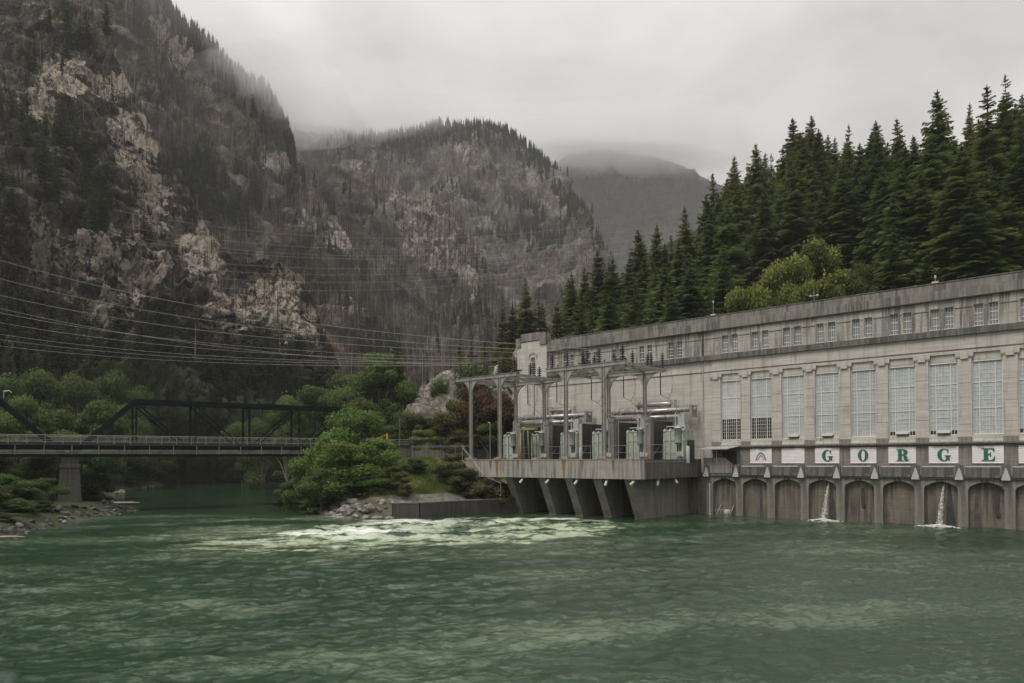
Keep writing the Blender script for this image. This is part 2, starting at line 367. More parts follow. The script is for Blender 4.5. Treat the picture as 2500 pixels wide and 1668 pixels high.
# ================================================================== POWERHOUSE
T0, T1, TJ = -40.0, 46.0, -5.3
ph = bthing('powerhouse', 0, 0, 0, 'long pale concrete powerhouse with tall gridded windows beside the river', 'building')
def part(mb, name, mat, parent=ph, **k): return mb.build(name, mat, parent, **k)
KS = list(range(-1, 9))
win_t = [(5*k+1.1, 5*k+4.5) for k in KS]
upL = [-35.0, -29.5, -23.8, -18.0, -12.2]; upR = [5*k+2.78 for k in KS]
y0, y1 = WD, WD+0.8
# sign-level wall, tall-window wall, frieze
part(MB().box(TJ, T1, y0, y1, 6.9, 11.2), 'base_wall', M['base'])
b = MB(); b.box(TJ, T1, y0, y1, 11.2, 12.24)
edges = [TJ]+[e for w_ in win_t for e in w_]+[T1]
for a_, c_ in zip(edges[0::2], edges[1::2]): b.box(a_, c_, y0, y1, 12.24, 22.15)
b.box(TJ, T1, y0, y1, 23.2, 25.65)
for a_, c_ in zip(edges[0::2], edges[1::2]): b.box(a_, c_, y0, y1, 22.15, 23.2)
part(b, 'wall', M['wall'])
b = MB(); b.box(T0, TJ, y0+0.18, y1, 6.9, 25.65); part(b, 'flat_wall', M['wall'])
b = MB()
for a_, c_ in win_t: b.box(a_, c_, y0+0.22, y1, 22.15, 23.2)
part(b, 'lintel', M['wall'])
# upper storey with its paired small windows
def up_wall(ta, tb, cs, yf):
    b = MB(); b.box(ta, tb, yf, y1, 25.65, 26.67); es = [ta]
    for c in cs: es += [c-0.83-0.52, c-0.83+0.52, c+0.83-0.52, c+0.83+0.52]
    es.append(tb)
    for a_, c_ in zip(es[0::2], es[1::2]): b.box(a_, c_, yf, y1, 26.67, 29.57)
    b.box(ta, tb, yf, y1, 29.57, 30.72); return b
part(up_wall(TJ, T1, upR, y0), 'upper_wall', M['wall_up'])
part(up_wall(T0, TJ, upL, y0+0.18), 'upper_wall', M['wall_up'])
b = MB()
for cs, yf, ta, tb in ((upR, y0, TJ, T1), (upL, y0+0.18, T0, TJ)):
    es = [ta]
    for c in cs: es += [c-1.47, c-0.31+0.12, c+0.31-0.12, c+1.47]
    es.append(tb)
    for a_, c_ in zip(es[0::2], es[1::2]): part(MB().box(a_+.02, c_-.02, yf-0.06, yf, 29.28, 29.36), 'string_course', M['ledge'])
part(MB().box(T0, T1+.1, y0-0.38, y0+0.1, 25.66, 26.5), 'ledge', M['ledge'])
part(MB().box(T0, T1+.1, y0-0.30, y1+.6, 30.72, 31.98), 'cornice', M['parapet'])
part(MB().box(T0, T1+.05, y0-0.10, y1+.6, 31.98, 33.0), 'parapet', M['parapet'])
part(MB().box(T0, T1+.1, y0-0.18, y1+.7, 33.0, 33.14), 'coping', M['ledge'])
part(MB().box(T0, T1+.1, y0-0.36, y0-0.28, 30.60, 30.72), 'drip_moulding', M['dark'])
part(MB().box(TJ, T1, y0-0.08, y0+.05, 23.72, 23.80), 'frieze_moulding', M['ledge'])
part(MB().box(T0, TJ, y0+0.08, y0+.2, 23.72, 23.80), 'frieze_moulding', M['ledge'])
part(MB().box(TJ-.02, T1, y0-0.34, y0+.05, 11.05, 11.24), 'drip_ledge', M['ledge'])
# irregular growth of moss and spalling along the drip ledge
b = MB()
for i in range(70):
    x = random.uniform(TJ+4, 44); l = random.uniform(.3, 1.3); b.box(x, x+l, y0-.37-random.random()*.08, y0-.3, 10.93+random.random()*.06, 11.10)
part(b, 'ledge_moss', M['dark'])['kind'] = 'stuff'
# capitals on the piers between the tall windows
cap = MB().box(-1.02, -.34, -.16, .1, 22.72, 23.19).box(.34, 1.02, -.16, .1, 22.72, 23.19).box(-1.1, 1.1, -.12, .1, 23.19, 23.42).box(-.46, .46, -.24, .1, 22.42, 23.30).box(-.34, .34, -.10, .1, 23.30, 23.42)
cap.box(-.98, -.5, -.10, .1, 22.58, 22.72).box(.5, .98, -.10, .1, 22.58, 22.72)
capm = cap.mesh('capital', M['wall'])
for k in range(-1, 10): obj('capital', capm, ph, (5*k+.3, y0, 0.0))
# pier faces with form joints
pj = MB()
for z in (13.9, 16.6, 19.4): pj.box(-.75, .75, -.012, .01, z, z+.035)
pjm = pj.mesh('form_joint', M['ledge'])
for k in range(-1, 10): obj('form_joint', pjm, ph, (5*k+.3, y0, random.uniform(-.5, .5)))
ft = MB().box(-.8, .8, -.10, .05, 11.24, 12.0); ftm = ft.mesh('pier_foot', M['base'])
for k in range(-1, 10): obj('pier_foot', ftm, ph, (5*k+.3, y0, 0.0))
# sloping sills
sl = MB().prism([(y0-.2, 11.25), (y0+.55, 11.25), (y0+.55, 12.26), (y0+.36, 12.26), (y0-.2, 11.42)], 0.02, 3.38, 'x'); slm = sl.mesh('window_sill', M['palecap'])
# tall windows: 9 x 17 small panes, two mullions, two transoms
NW, NR, WW, WH = 9, 17, 3.4, 9.88
cw, rh = (WW-.24)/NW, (WH-.2)/NR
fr = MB().box(0, .12, 0, .22, 0, WH).box(WW-.12, WW, 0, .22, 0, WH).box(.12, WW-.12, 0, .22, 0, .1).box(.12, WW-.12, -.12, .22, WH-.16, WH)
frm = fr.mesh('window', M['white'])
mu = MB()
for c in range(1, NW):
    tk = .055 if c in (2, 7) else .02; x = .12+c*cw; mu.box(x-tk, x+tk, .02 if c in (2, 7) else .06, .14, .1, WH-.16)
for r in range(1, NR):
    tk = .055 if r in (6, 12) else .018; z = .1+r*rh; mu.box(.12, WW-.12, .024 if r in (6, 12) else .064, .138, z-tk, z+tk)
mu.box(.12+3*cw, .12+6*cw, .03, .1, .1+4*rh-.02, .1+4*rh+.02); mu.box(.12+3*cw-.02, .12+3*cw+.02, .03, .1, .1+rh, .1+4*rh); mu.box(.12+6*cw-.02, .12+6*cw+.02, .03, .1, .1+rh, .1+4*rh)
mum = mu.mesh('muntins', M['white'])
pane_m = MB().box(0, cw, 0, .02, 0, rh).mesh('pane', M['glass']); pane_d = MB().box(0, cw, 0, .02, 0, rh).mesh('pane', M['darkglass'])
hood = MB().prism([(0, 0.02), (-.62, -.02), (-.62, .10), (0, .46)], 0, 1.55, 'x'); hoodm = hood.mesh('vent_hood', [M['dark']])
hcap = MB().prism([(-.64, .10), (-.64, .14), (0, .50), (0, .46)], -.02, 1.57, 'x').mesh('vent_hood_top', M['greybox'])
for k, (a_, c_) in zip(KS, win_t):
    w_ = obj('window', frm, ph, (a_, y0+.36, 12.26)); obj('muntins', mum, w_)
    dark = {-1: 6, 0: 6, 4: 1, 5: 1, 7: 1}.get(k, 0)
    if k in (5, 6):
        for r in range(NR):
            for c in range(NW):
                vent = k == 5 and r == 0 and 2 <= c < 7
                obj('pane', pane_d if (r < dark and not vent) else pane_m, w_, (.12+c*cw, .10, .1+r*rh))
    else:
        g = MB()
        if dark: g.box(.12, WW-.12, .10, .12, .1, .1+dark*rh, 1)
        g.box(.12, WW-.12, .10, .12, .1+dark*rh, WH-.1, 0)
        obj('panes', g.mesh('panes', [M['glass'], M['darkglass']]), w_, kind='stuff')
    obj('window_sill', slm, ph, (a_, 0, 0))
    if k in (1, 2, 4, 5):
        h = obj('vent_hood', hoodm, ph, (a_+.95, y0+.40, 12.42)); obj('vent_hood_top', hcap, h)
# small windows of the upper storey: 3 x 5 panes
sfr = MB().box(-.52, -.45, 0, .14, 0, 2.9).box(.45, .52, 0, .14, 0, 2.9).box(-.45, .45, 0, .14, 0, .07).box(-.45, .45, 0, .14, 2.83, 2.9).box(-.6, .6, -.42, .0, -.06, .03)
smu = MB()
for c in (-.15, .15): smu.box(c-.022, c+.022, .04, .1, .07, 2.83)
for z, tk in ((.62, .05), (1.17, .02), (1.72, .055), (2.27, .02)): smu.box(-.45, .45, .035, .095, z-tk, z+tk)
sg_ = MB().box(-.45, .45, .09, .11, .07, 2.83); sgd = MB().box(-.45, .45, .09, .11, .07, 2.83)
sfm, smm = sfr.mesh('small_window', M['white']), smu.mesh('muntins', M['white'])
sgm, sgdm = sg_.mesh('glazing', M['glass2']), sgd.mesh('glazing', M['darkglass'])
for cs, gm, yf in ((upR, sgm, y0+.3), (upL, sgdm, y0+.36)):
    for c in cs:
        for s in (-.83, .83):
            w_ = obj('small_window', sfm, ph, (c+s, yf, 26.67)); obj('muntins', smm, w_); obj('glazing', gm, w_)
# wing at the far end
b = MB().box(-47.6, -44.15, y0-.3, y1, 0, 33.2).box(-42.9, T0, y0-.3, y1, 0, 33.2).box(-44.15, -42.9, y0-.3, y1, 0, 26.4).box(-44.15, -42.9, y0-.3, y1, 29.9, 33.2)
part(b, 'wing_wall', M['wall'])
b = MB().box(-47.8, -46.6, y0-.55, y1+.3, 32.3, 33.9).box(-46.6, -41.6, y0-.45, y1+.3, 33.3, 34.9).box(-41.6, -40.0, y0-.55, y1+.3, 32.3, 34.6).box(-47.9, -46.6, y0-.58, y1+.3, 33.9, 34.1)
part(b, 'wing_parapet', M['parapet'])
w_ = part(MB().box(-44.15, -44.05, y0-.1, y0+.1, 26.4, 29.9).box(-43.0, -42.9, y0-.1, y0+.1, 26.4, 29.9).box(-44.05, -43.0, y0-.1, y0+.1, 26.4, 26.5).box(-44.05, -43.0, y0-.1, y0+.1, 29.8, 29.9), 'wing_window', M['white'])
b = MB()
for c in (-43.7, -43.35): b.box(c-.025, c+.025, y0-.06, y0+.02, 26.5, 29.8)
for z in (27.1, 27.7, 28.3, 28.9, 29.4): b.box(-44.05, -43.0, y0-.06, y0+.02, z-.025, z+.025)
part(b, 'muntins', M['white'], w_); part(MB().box(-44.05, -43.0, y0+.02, y0+.05, 26.5, 29.8), 'glazing', M['darkglass'], w_)
part(MB().prism([(-44.7, 29.6), (-44.7, 30.3), (-43.9, 30.9), (-43.1, 30.9), (-42.35, 30.3), (-42.35, 29.6), (-42.6, 29.6), (-42.6, 30.15), (-43.2, 30.65), (-43.85, 30.65), (-44.45, 30.15), (-44.45, 29.6)], y0-.42, y0-.3), 'window_hood', M['wall_up'])
part(MB().box(-40.02, -38.9, y0+.10, y0+.18, 19.6, 21.4), 'vent_grille', M['white']); part(MB().box(-39.85, -39.07, y0+.06, y0+.10, 19.75, 21.25), 'vent_louvre', M['greybox'])
# body, roof
part(MB().box(-47.5, T1, y1, 24.0, -2, 31.4), 'body', M['wall_up'])
part(MB().box(-47.4, T1-.1, y1+.6, 23.9, 31.4, 32.2), 'roof', M['ledge'])
# vertical joint, rain-water pipes
part(MB().tube([(-7.0, y0+.1, 9), (-7.0, y0+.1, 25.6)], .09), 'downpipe', M['palecap']); part(MB().box(-7.1, -6.9, y0-.03, y0+.19, 26.5, 30.6), 'joint_stain', M['dark'])
part(MB().tube([(-43.8+.6, y0-.38, 18), (-43.2, y0-.38, 26.0)], .12), 'downpipe', M['steel'])
# ---------------- river arcade
part(MB().box(-5.2, T1, .75, y1, -4, 6.4), 'river_wall', M['low'])
part(MB().box(-48.0, -5.2, .4, y1, -4, 6.9), 'river_wall', M['low'])
part(MB().box(-5.2, T1, -.28, y0, 6.4, 6.9), 'walkway_slab', M['ledge'])
spv = [(0.0, 6.4), (0.0, 5.25)]
for i in range(15):
    a_ = -1+2*i/14.0; spv.append((1.94+1.94*a_, 5.25+.75*(1-a_*a_)))
spv += [(3.88, 5.25), (3.88, 6.4)]
spv = [spv[0]]+spv[2:-2]+[spv[-1]]
spm = MB().prism(spv, 0.0, .7).mesh('arch', M['pier'])
prm = MB().box(0, 1.12, -.12, .74, -4, 5.3).box(-.06, 1.18, -.06, .72, 5.3, 6.4).prism([(-.10, 5.2), (.0, 5.0), (1.12, 5.0), (1.22, 5.2), (1.22, 5.5), (-.1, 5.5)], -.14, -.02).mesh('pier', M['pier'])
pnm = MB().box(0, 3.7, -.34, -.12, 6.92, 7.96).box(0, 3.7, -.40, -.12, 6.60, 6.92).mesh('balustrade_panel', M['ledge'])
rlm = MB().box(0, 3.7, -.10, -.02, 7.96, 8.05).mesh('rail_cap', M['white'])
bk = MB().prism([(-.5, 6.32), (.5, 6.32), (.47, 7.2), (.45, 7.95), (.38, 8.15), (.2, 8.28), (-.2, 8.28), (-.38, 8.15), (-.45, 7.95), (-.47, 7.2)], -.62, -.1)
bkm = bk.mesh('bracket', M['ledge'])
wd = MB(); n_ = 5
tri = [(-.46, 6.30), (.46, 6.30), (.40, 6.7), (.20, 7.35), (.05, 7.85), (-.05, 7.85), (-.2, 7.35), (-.40, 6.7)]
wd.add([(x, -.90+(z-6.3)*.165, z) for x, z in tri]+[(x, -.60, z) for x, z in tri], [tuple(range(8))]+[(i, i+8, (i+1) % 8+8, (i+1) % 8) for i in range(8)]+[tuple(range(15, 7, -1))])
wdm = wd.mesh('bracket_face', M['palecap'])
for k in range(-1, 9):
    obj('arch', spm, ph, (5*k+.88, 0, 0))
    if k >= 0: obj('balustrade_panel', pnm, ph, (5*k+.65, 0, 0)); obj('rail_cap', rlm, ph, (5*k+.65, 0, 0))
for k in range(-1, 10):
    obj('pier', prm, ph, (5*k-.24, 0, 0))
    o = obj('bracket', bkm, ph, (5*k, 0, 0)); obj('bracket_face', wdm, o)
# entrance landing, stair parapet
part(MB().prism([(-5.6, 6.9), (-.75, 6.9), (-.75, 8.3), (-2.0, 9.35), (-5.6, 9.35)], -.34, -.08), 'stair_parapet', M['deck'])
part(MB().box(-5.2, TJ+2.6, -.08, y0, 6.95, 8.15), 'landing', M['deck'])
part(MB().box(-3.6, -1.2, y0-.06, y0-.003, 8.2, 10.4), 'doorway', M['dark'])
part(MB().prism([(-4.55, 8.2), (-3.75, 8.2), (-3.75, 9.5), (-3.95, 9.85), (-4.15, 9.92), (-4.35, 9.85), (-4.55, 9.5)], y0-.16, y0-.005), 'arched_door', M['orange'])
# drains and wet patches on the river wall
for t_, z0, z1 in ((18.1, 2.6, 4.9), (33.9, 2.0, 4.1)): part(MB().box(t_-.2, t_+.2, .62, .748, z0, z1).box(t_-.1, t_+.32, .5, .7, z0-.35, z0+.05), 'drain_channel', M['dark'])
def wet(t_, top, wtop, wbot):
    v = [(t_-wtop, top), (t_+wtop, top), (t_+wtop+.25*wbot, top*.6), (t_+wbot, 0.0), (t_+wbot, -.5), (t_-wbot*.6, -.5), (t_-wbot*.5, 1.2)]
    part(MB().prism(v, .742, .7485), 'wet_stain', M['rockdark'])
wet(13.9, 5.6, .15, .75); wet(28.7, 5.75, .15, .75); wet(3.4, 5.6, .22, .3); wet(31.7, 4.2, .15, .55)

# signs: white boarded panels
def boards(w, h):
    b = MB(); b.box(0, w, 0, .05, 0, h); n = 11
    for i in range(n):
        z = h*i/n; b.add([(0.03, -.002, z+.01), (w-.03, -.002, z+.01), (w-.03, -.035, z+.03), (.03, -.035, z+.03), (w-.03, -.012, z+h/n-.012), (.03, -.012, z+h/n-.012)], [(0, 1, 2, 3), (3, 2, 4, 5)])
    b.box(0, .05, -.06, 0, 0, h).box(w-.05, w, -.06, 0, 0, h).box(.05, w-.05, -.06, 0, h-.05, h).box(.05, w-.05, -.06, 0, 0, .05)
    for x in (w*.23, w*.77): b.box(x-.02, x+.02, -.045, 0, .05, h-.05)
    return b
bdm = boards(3.46, 2.3).mesh('board_panel', M['panel'])
def letter_mesh(name, loops):
    vs = [[Vector((x, z, 0)) for x, z in lp] for lp in loops]; fl = [p for lp in vs for p in lp]
    tri = geometry.tessellate_polygon(vs); n = len(fl)
    b = MB(); V = [(p.x, 0, p.y) for p in fl]+[(p.x, -.03, p.y) for p in fl]; F = []
    for t in tri: F += [tuple(t), tuple(i+n for i in reversed(t))]
    o = 0
    for lp in loops:
        L = len(lp); F += [(o+i, o+(i+1) % L, n+o+(i+1) % L, n+o+i) for i in range(L)]; o += L
    return b.add(V, F).mesh(name, M['green'])
def arc(cx, cz, rx, rz, a0, a1, n=16): return [(cx+rx*math.cos(R(a0+(a1-a0)*i/n)), cz+rz*math.sin(R(a0+(a1-a0)*i/n))) for i in range(n+1)]
Gl = [(.86, 1.0), (.86, .66), (.80, .66)]+[(.75, .82), (.66, .93), (.54, .955)]+arc(.545, .5, .225, .455, 95, 262, 14)+[(.60, .05), (.655, .12), (.665, .22), (.665, .38), (.56, .40), (.56, .46), (1.04, .46), (1.04, .40), (.96, .38), (.96, .0), (.92, .0), (.83, .12), (.72, .02), (.58, -.02)]+arc(.50, .5, .5, .52, 268, 92, 24)+[(.62, 1.0), (.72, .95), (.79, .9), (.83, 1.0)]
Ol = [arc(.45, .5, .46, .52, 0, 360, 40)[:-1], arc(.45, .5, .17, .47, 360, 0, 30)[:-1]]
El = [(0, 0), (.96, 0), (.98, .36), (.92, .36), (.84, .16), (.70, .07), (.47, .07), (.47, .47), (.58, .46), (.63, .38), (.63, .32), (.69, .32), (.69, .70), (.63, .70), (.63, .63), (.58, .55), (.47, .54), (.47, .93), (.68, .93), (.82, .86), (.88, .70), (.94, .70), (.93, 1.0), (0, 1.0), (0, .94), (.16, .92), (.16, .08), (0, .06)]
Rl = [[(0, 0), (.60, 0), (.60, .06), (.46, .08), (.46, .46), (.54, .46), (.60, .40), (.63, .12), (.70, .02), (.82, -.02), (.96, .01), (1.05, .10), (1.02, .14), (.97, .11), (.93, .13), (.91, .30), (.84, .43), (.72, .49), (.86, .56), (.93, .66), (.94, .76), (.90, .88), (.80, .96), (.62, 1.0), (0, 1.0), (0, .94), (.14, .92), (.14, .08), (0, .06)],
      [(.46, .54), (.46, .93), (.54, .92), (.60, .85), (.61, .73), (.60, .62), (.55, .55)]]
LM = {'G': letter_mesh('letter', [Gl]), 'O': letter_mesh('letter', Ol), 'R': letter_mesh('letter', Rl), 'E': letter_mesh('letter', [El])}
SG = {0: ('white boarded panel painted with a small rainbow arch', None), 1: ('blank white boarded panel between the rainbow and the first letter', None),
      2: ('white boarded panel with green letter G beside the blank panel', 'G'), 3: ('white boarded panel with green letter O', 'O'), 4: ('white boarded panel with green letter R', 'R'),
      5: ('white boarded panel with green letter G between R and E', 'G'), 6: ('white boarded panel with green letter E', 'E'), 7: ('white boarded panel cut off at the right edge past the letter E', None)}
for k, (lb, ch) in SG.items():
    s = bthing('sign_panel', 5*k+1.06, -WD+.065, 8.43, lb, 'sign', 'white panels along the powerhouse wall')
    obj('board_panel', bdm, s)
    if ch:
        o = obj('letter', LM[ch], s, (1.02 if ch != 'E' else 1.05, -.066, .33)); o.scale = (1.50, 1, 1.66)
        o['label'] = 'green slab-serif letter '+ch
    if k == 0:
        b = MB(); cols = [(.30, 0), (.23, 1), (.15, 2), (.07, 3), (-.02, 4), (-.055, 5)]
        mats = [simple('rainbow_outline', (.03, .045, .10), (.04, .06, .12)), simple('rainbow_blue', (.13, .22, .36), (.16, .25, .40)), simple('rainbow_cream', (.62, .55, .42), (.6, .52, .40)), simple('rainbow_orange', (.62, .36, .22), (.6, .33, .20)), simple('rainbow_outline_inner', (.07, .06, .08), (.09, .07, .09))]
        rs = [(.88, 1.22, 0), (.83, 1.15, 1), (.66, .97, 2), (.56, .84, 3), (.42, .68, 4), (.38, .62, 4)]
        def arch_pt(a, rx, rz): s_ = -1+2*a; return (1.73+rx*s_, .52+rz*(1-abs(s_)**2.2))
        for (rx, rz, m_), (rx2, rz2, _) in zip(rs[:-1], rs[1:]):
            N_ = 24; V = [(arch_pt(i/N_, rx, rz)[0], -.068, arch_pt(i/N_, rx, rz)[1]) for i in range(N_+1)]+[(arch_pt(i/N_, rx2, rz2)[0], -.068, arch_pt(i/N_, rx2, rz2)[1]) for i in range(N_+1)]
            V2 = [(p[0], -.045, p[2]) for p in V]
            b.add(V+V2, [(i, i+1, N_+2+i, N_+1+i) for i in range(N_)]+[(2*N_+2+i, 3*N_+3+i, 3*N_+4+i, 2*N_+3+i) for i in range(N_)], m_)
        b.build('rainbow', mats, s, label='painted rainbow arch in blue, cream and orange')

# canopy over the entrance
cn = bthing('entrance_canopy', -3.3, 0, 9.35, 'pale metal lean-to canopy on a thin pole above the entrance stair', 'canopy')
MB().prism([(-2.0, 10.72-9.35), (y0, 11.15-9.35), (y0, 11.25-9.35), (-2.0, 10.80-9.35)], -2.35, 2.6, 'x').build('roof_sheet', M['awning'], cn)
MB().box(-2.37, 2.62, -2.06, -2.0, 1.32, 1.47).build('gutter', M['greybox'], cn)
MB().tube([(.55, -1.7, -1.2), (.55, -1.7, 1.42)], .045).build('pole', M['rail'], cn)
MB().tube([(2.3, -1.2, 1.62), (2.45, y0, 3.0)], .025).tube([(-2.0, -1.2, 1.62), (-2.0, y0, 3.0)], .025).build('tie_rod', M['rail'], cn)
# gauge board
gb = bthing('gauge_board', -4.62, .16, -1.0, 'white river level gauge board with black ticks on the first pier', 'gauge')
MB().box(-.11, .11, -.05, 0, 0, 6.2).build('staff', M['white'], gb)
b = MB()
for i in range(18): b.box(-.02, .10, -.056, -.05, 1.3+i*.27, 1.3+i*.27+.12)
b.build('tick_marks', M['black'], gb)
# float on a rack by the first bay
fl = bthing('float_rack', -2.3, -.5, .2, 'pale mooring float held by two slanting struts in the first arch', 'float')
MB().lathe([(.05, 0), (.42, .1), (.55, .4), (.55, .8), (.40, 1.05), (.1, 1.1)], (.55, -.55, -.25), 12).build('float_body', M['palecap'], fl, True)
MB().tube([(-1.3, -.7, -.2), (-.75, .1, 1.5)], .06).tube([(1.0, -.7, -.2), (1.4, .1, 1.5)], .06).tube([(-1.4, -.4, .75), (1.4, -.4, .75)], .04).tube([(-1.5, -.4, .3), (-1.5, -.4, .9)], .04).tube([(-.6, -.4, .1), (-.6, -.4, .8)], .04).build('strut', M['palecap'], fl)
# weather masts and wires on the roof
def mast(t_, h, lb, arms):
    m = bthing('weather_mast', t_, -WD-.4, 33.14, lb, 'mast'); MB().tube([(0, 0, 0), (0, 0, h)], .05).build('pole', M['rail'], m)
    b = MB()
    if arms: b.tube([(-.45, 0, h*.55), (.45, 0, h*.55)], .04).lathe([(.02, 0), (.18, .05), (.2, .2), (.05, .3)], (-.5, 0, h*.45)).lathe([(.02, 0), (.18, .05), (.2, .2), (.05, .3)], (.5, 0, h*.45))
    else: b.lathe([(.02, 0), (.13, .1), (.13, .4), (.03, .5)], (0, 0, h-.1)).box(-.4, .4, -.2, .2, 0, .3)
    b.build('sensor', M['lampwhite'], m)
mast(-5.2, 2.2, 'thin white weather mast at the roof edge above the wall joint', False)
mast(11.0, 1.6, 'small cross-armed sensor mast on the roof edge in front of bright maples', True)
mast(27.0, .8, 'short bare post on the roof edge near the right', False)

# falling water at two arches
def jet(t_, topz, landt, landw, lb):
    rr = np.random.default_rng(int(t_*10)); P0 = np.array(bw(t_, -.7, topz)); P1 = np.array(bw(landt, landw, -.05))
    root = empty('water_outfall', (P1[0], P1[1], 0), 0, lb, 'waterfall', 'outfalls pouring from the arches')
    V = []; F = []; n = 900
    for i in range(n):
        s = rr.random(); q = P0+(P1-P0)*s; q[2] = topz-(topz+.05)*s**1.25; spread = .05+.26*s
        c = q+rr.normal(0, 1, 3)*np.array([spread, spread, .15])*.6-P1*np.array([1, 1, 0]); r_ = rr.uniform(.015, .05)*(0.8+.5*s); l = rr.uniform(1.2, 4.0)
        b0 = len(V); V += [c+np.array(d)*r_ for d in ((1, 0, 0), (-.5, .87, 0), (-.5, -.87, 0), (0, 0, l), (0, 0, -l))]
        F += [(b0, b0+1, b0+3), (b0+1, b0+2, b0+3), (b0+2, b0, b0+3), (b0+1, b0, b0+4), (b0+2, b0+1, b0+4), (b0, b0+2, b0+4)]
    obj('water_stream', np_mesh('water_stream', np.array(V), np.array(F), M['foamwhite'], True), root, kind='stuff')
    V = []; F = []
    for i in range(700):
        a = rr.random()*6.283; d = abs(rr.normal(0, .8)); c = np.array([math.cos(a)*d*1.4*EV[0]-math.sin(a)*d*.7*NV[0], math.cos(a)*d*1.4*EV[1]-math.sin(a)*d*.7*NV[1], max(0, .36-d*.2)*rr.random()+.08]); r_ = rr.uniform(.03, .1)
        b0 = len(V); V += [c+np.array(e_)*r_ for e_ in ((1.6, 0, 0), (-.8, 1.4, 0), (-.8, -1.4, 0), (0, 0, .8))]
        F += [(b0, b0+1, b0+3), (b0+1, b0+2, b0+3), (b0+2, b0, b0+3)]
    obj('splash', np_mesh('splash', np.array(V), np.array(F), M['foamwhite'], True), root, kind='stuff')

M['foamwhite'] = simple('white_foam', (0.78, 0.78, 0.74), (0.62, 0.64, 0.58), 3.0, 0.6)
jet(13.55, 5.55, 13.25, 1.15, 'white stream of water falling from the arch below the letter G')
jet(28.1, 5.7, 27.75, 1.15, 'white stream of water falling from the arch nearer the letter E')
# ================================================================== TRANSFORMER DECK
dk = bthing('transformer_deck', -24, 0, 6.3, 'concrete transformer deck on slanting fins over the river', 'platform')
o_ = (24.0, 0.0, -6.3)
def dpart(mb, name, mat): return mb.build(name, mat, dk, loc=o_)
outl = [(-6.3, 0.38), (-6.3, -18.4), (-42.3, -18.4), (-48.0, -2.0), (-48.0, 0.38)]
dpart(MB().prism([(x, y) for x, y in [(-6.72, .38), (-6.72, -17.98), (-42.0, -17.98), (-47.6, -2.0), (-47.6, .38)]], 6.75, 8.12, 'z'), 'deck_slab', M['deckdark'])
dpart(MB().box(-42.3, -6.3, -18.4, -18.0, 6.25, 9.12).box(-42.35, -6.26, -18.46, -17.95, 9.12, 9.26), 'front_parapet', M['deck'])
dpart(MB().box(-6.7, -6.3, -18.0, .36, 6.25, 9.14), 'side_parapet', M['deckdark'])  # darker concrete paints in the shade of the side face
b = MB(); p0, p1 = Vector((-42.3, -18.2, 0)), Vector((-47.8, -2.2, 0)); b.bar((p0.x, p0.y, 7.7), (p1.x, p1.y, 7.7), .4, 2.9); dpart(b, 'angled_parapet', M['deck'])
finm = MB().prism([(-17.6, 6.74), (-17.5, 6.2), (-14.5, .2), (-14.3, -3), (.39, -3), (.39, 6.74)], -.72, .72, 'x').mesh('fin', M['fin'])
for t_ in (-33.1, -25.9, -20.5, -15.05, -9.5): obj('fin', finm, dk, (t_+24, 0, -6.3))
# partitions between transformers, with pillars carrying the rear gantry legs
for i, t_ in enumerate((-40.8, -33.9, -26.9, -19.9, -12.9)):
    dpart(MB().box(t_-.25, t_+.25, -4.6, 2.6, 8.12, 15.6), 'partition_wall', M['pierdark'])
    if i != 2:
        dpart(MB().box(t_-.55, t_+.55, -5.75, -4.6, 8.12, 15.55).prism([(t_-.55, 15.55), (t_-.66, 15.9), (t_-.66, 16.15), (t_+.66, 16.15), (t_+.66, 15.9), (t_+.55, 15.55)], -5.85, -4.5), 'pillar', M['deck'])
    else: dpart(MB().box(t_-.27, t_+.27, -4.85, -4.6, 8.12, 15.62), 'wall_end', M['palecap'])
for t_ in (-41.7, -34.8, -20.7, -13.6): dpart(MB().box(t_-.8, t_+.8, -18.5, -16.9, 9.26, 9.55), 'post_footing', M['deck'])
# rust runs below the footings
for t_, w_ in ((-34.9, .42), (-20.7, .42)): dpart(MB().prism([(t_-w_, 9.1), (t_+w_, 9.1), (t_+w_*.8, 8.4), (t_+w_*.35, 6.3), (t_-w_*.3, 6.3), (t_-w_*.7, 8.2)], -18.407, -18.40), 'rust_stain', M['rust'])
b = MB()
for t_ in (-36.4, -30.2, -27.3, -17.2, -11.6): b.prism([(t_-.3, 9.1), (t_+.35, 9.1), (t_+.2, 7.6), (t_+.05, 6.9), (t_-.15, 7.8)], -18.405, -18.40)
dpart(b, 'streak_stain', M['ledge'])
dpart(MB().tube([(-6.28, -18.3, 8.75), (-6.28, -6.0, 8.75)], .06), 'conduit', M['rail'])

